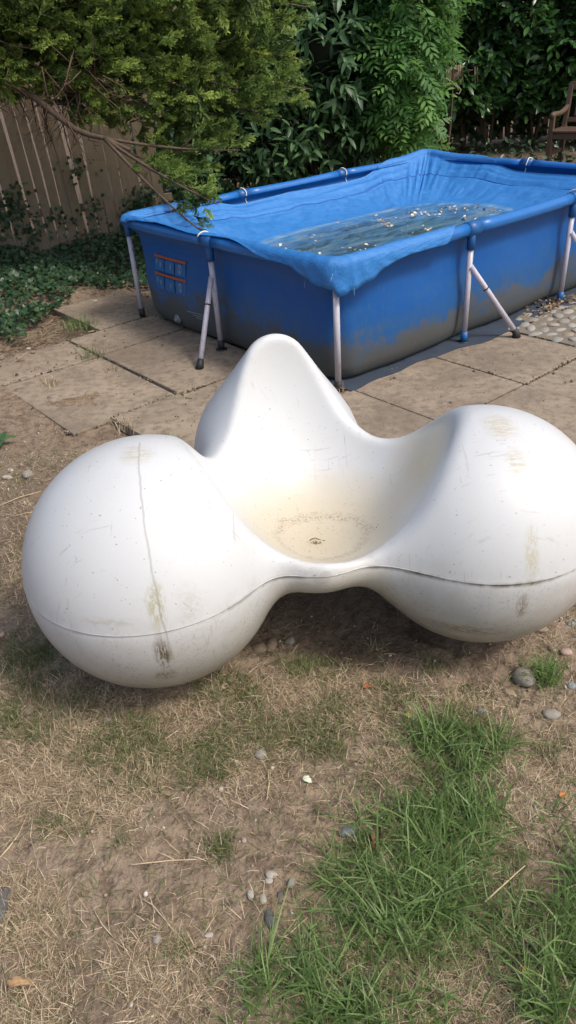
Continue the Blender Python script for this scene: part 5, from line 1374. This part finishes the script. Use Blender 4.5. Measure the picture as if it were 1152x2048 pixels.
# petals and leaf scraps on the cover
def petals():
    ac = Acc(); tvp, tfp = leaf_template(.32, .1, .2, 2); T = []; n = 0
    while n < 330:
        a = rng.uniform(0, math.tau); r = math.sqrt(rng.random()); x, y = ctr[0] + 1.0 * r * math.cos(a), ctr[1] + .56 * r * math.sin(a)
        if rng.random() > .25 + .75 * sstep(1.2, 2.4, x + .4 * (y - .9)) : continue
        if vnoise(x * 5, y * 5, 0, 77) < rng.uniform(.25, .75): continue
        T.append((x, y, ZP + .007 + .004 * rng.random())); n += 1
    T = np.array(T); a = rng.uniform(0, math.tau, n); A = np.stack([np.cos(a), np.sin(a), rng.normal(0, .1, n)], -1); N = unit(np.array([0, 0, 1]) + rng.normal(0, .25, (n, 3)))
    S = np.clip(np.exp(rng.normal(math.log(.017), .5, n)), .006, .040); V, F, t = spread(tvp, tfp, frames(A, N), T, S)
    m = MT('petal'); m.pbr(m.ramp(m.attr('tint'), [(0, (.16, .10, .05)), (.3, (.35, .26, .12)), (.42, (.62, .56, .38)), (.75, (.66, .62, .50)), (1, (.76, .74, .67))]), .7)
    o = obj('petal_litter', mesh_np('petal_litter', V, F, True, {'tint': t}), m.m, None, 'stuff', 'pale petals and leaf scraps floating in the puddle on the cover', 'petals'); o.location = from_uv(0, 0, 0); o.rotation_euler = (0, 0, YAW)
petals()
# dead leaves blown against the second pool leg
ac = Acc()
tvp, tfp = leaf_template(.32, .2, .3, 2); n = 110
T = np.array([from_uv(rng.normal(1.86, .14), rng.normal(-.05, .05), .006 + abs(rng.normal(0, .012))) for _ in range(n)]); V, F, t = spread(tvp, tfp, frames(unit(rng.normal(size=(n, 3)) * [1, 1, .3]), unit(np.array([0, 0, 1]) + rng.normal(0, .5, (n, 3)))), T, rng.uniform(.02, .05, n))
obj('leaf_litter', mesh_np('leaf_litter', V, F, True, {'tint': t}), MAT['litter'], None, 'stuff', 'brown dead leaves blown against the pool leg by the cobbles', 'leaf litter')

# soil, moss and crumbs lodged in the joints of the slabs
def joint_fill():
    bm = bmesh.new(); bmesh.ops.create_icosphere(bm, subdivisions=1, radius=1); V0 = np.array([v.co[:] for v in bm.verts]); F0 = np.array([[v.index for v in f.verts] for f in bm.faces]); bm.free()
    T = []
    for (u0, u1, v0, v1, z) in cells:
        for k in range(170):
            if random.random() < .5: u, v = random.uniform(u0, u1), random.choice((v0, v1)) + random.gauss(0, .007)
            else: u, v = random.choice((u0, u1)) + random.gauss(0, .007), random.uniform(v0, v1)
            if vnoise(u * 5, v * 5, 0, 71) < .42: continue
            T.append(from_uv(u, v, z - .004 + abs(random.gauss(0, .003))))
        for k in range(26): T.append(from_uv(random.uniform(u0, u1), random.uniform(v0, v1), z + .001))
    T = np.array(T); n = len(T); S = np.clip(np.exp(rng.normal(math.log(.0042), .5, n)), .0015, .012)
    V, F, t = spread(V0, F0, frames(unit(rng.normal(size=(n, 3))), unit(rng.normal(size=(n, 3)))), T, S[:, None] * rng.uniform(.5, 1.1, (n, 3)))
    m = MT('joint_soil'); m.pbr(m.ramp(m.attr('tint'), [(0, (.06, .045, .03)), (.5, (.13, .10, .07)), (.8, (.12, .13, .06)), (1, (.30, .25, .18))]), .95)
    obj('joint_soil', mesh_np('joint_soil', V, F, True, {'tint': t}), m.m, None, 'stuff', 'dark soil and moss crumbs lodged in the joints of the paving slabs', 'soil')
joint_fill()
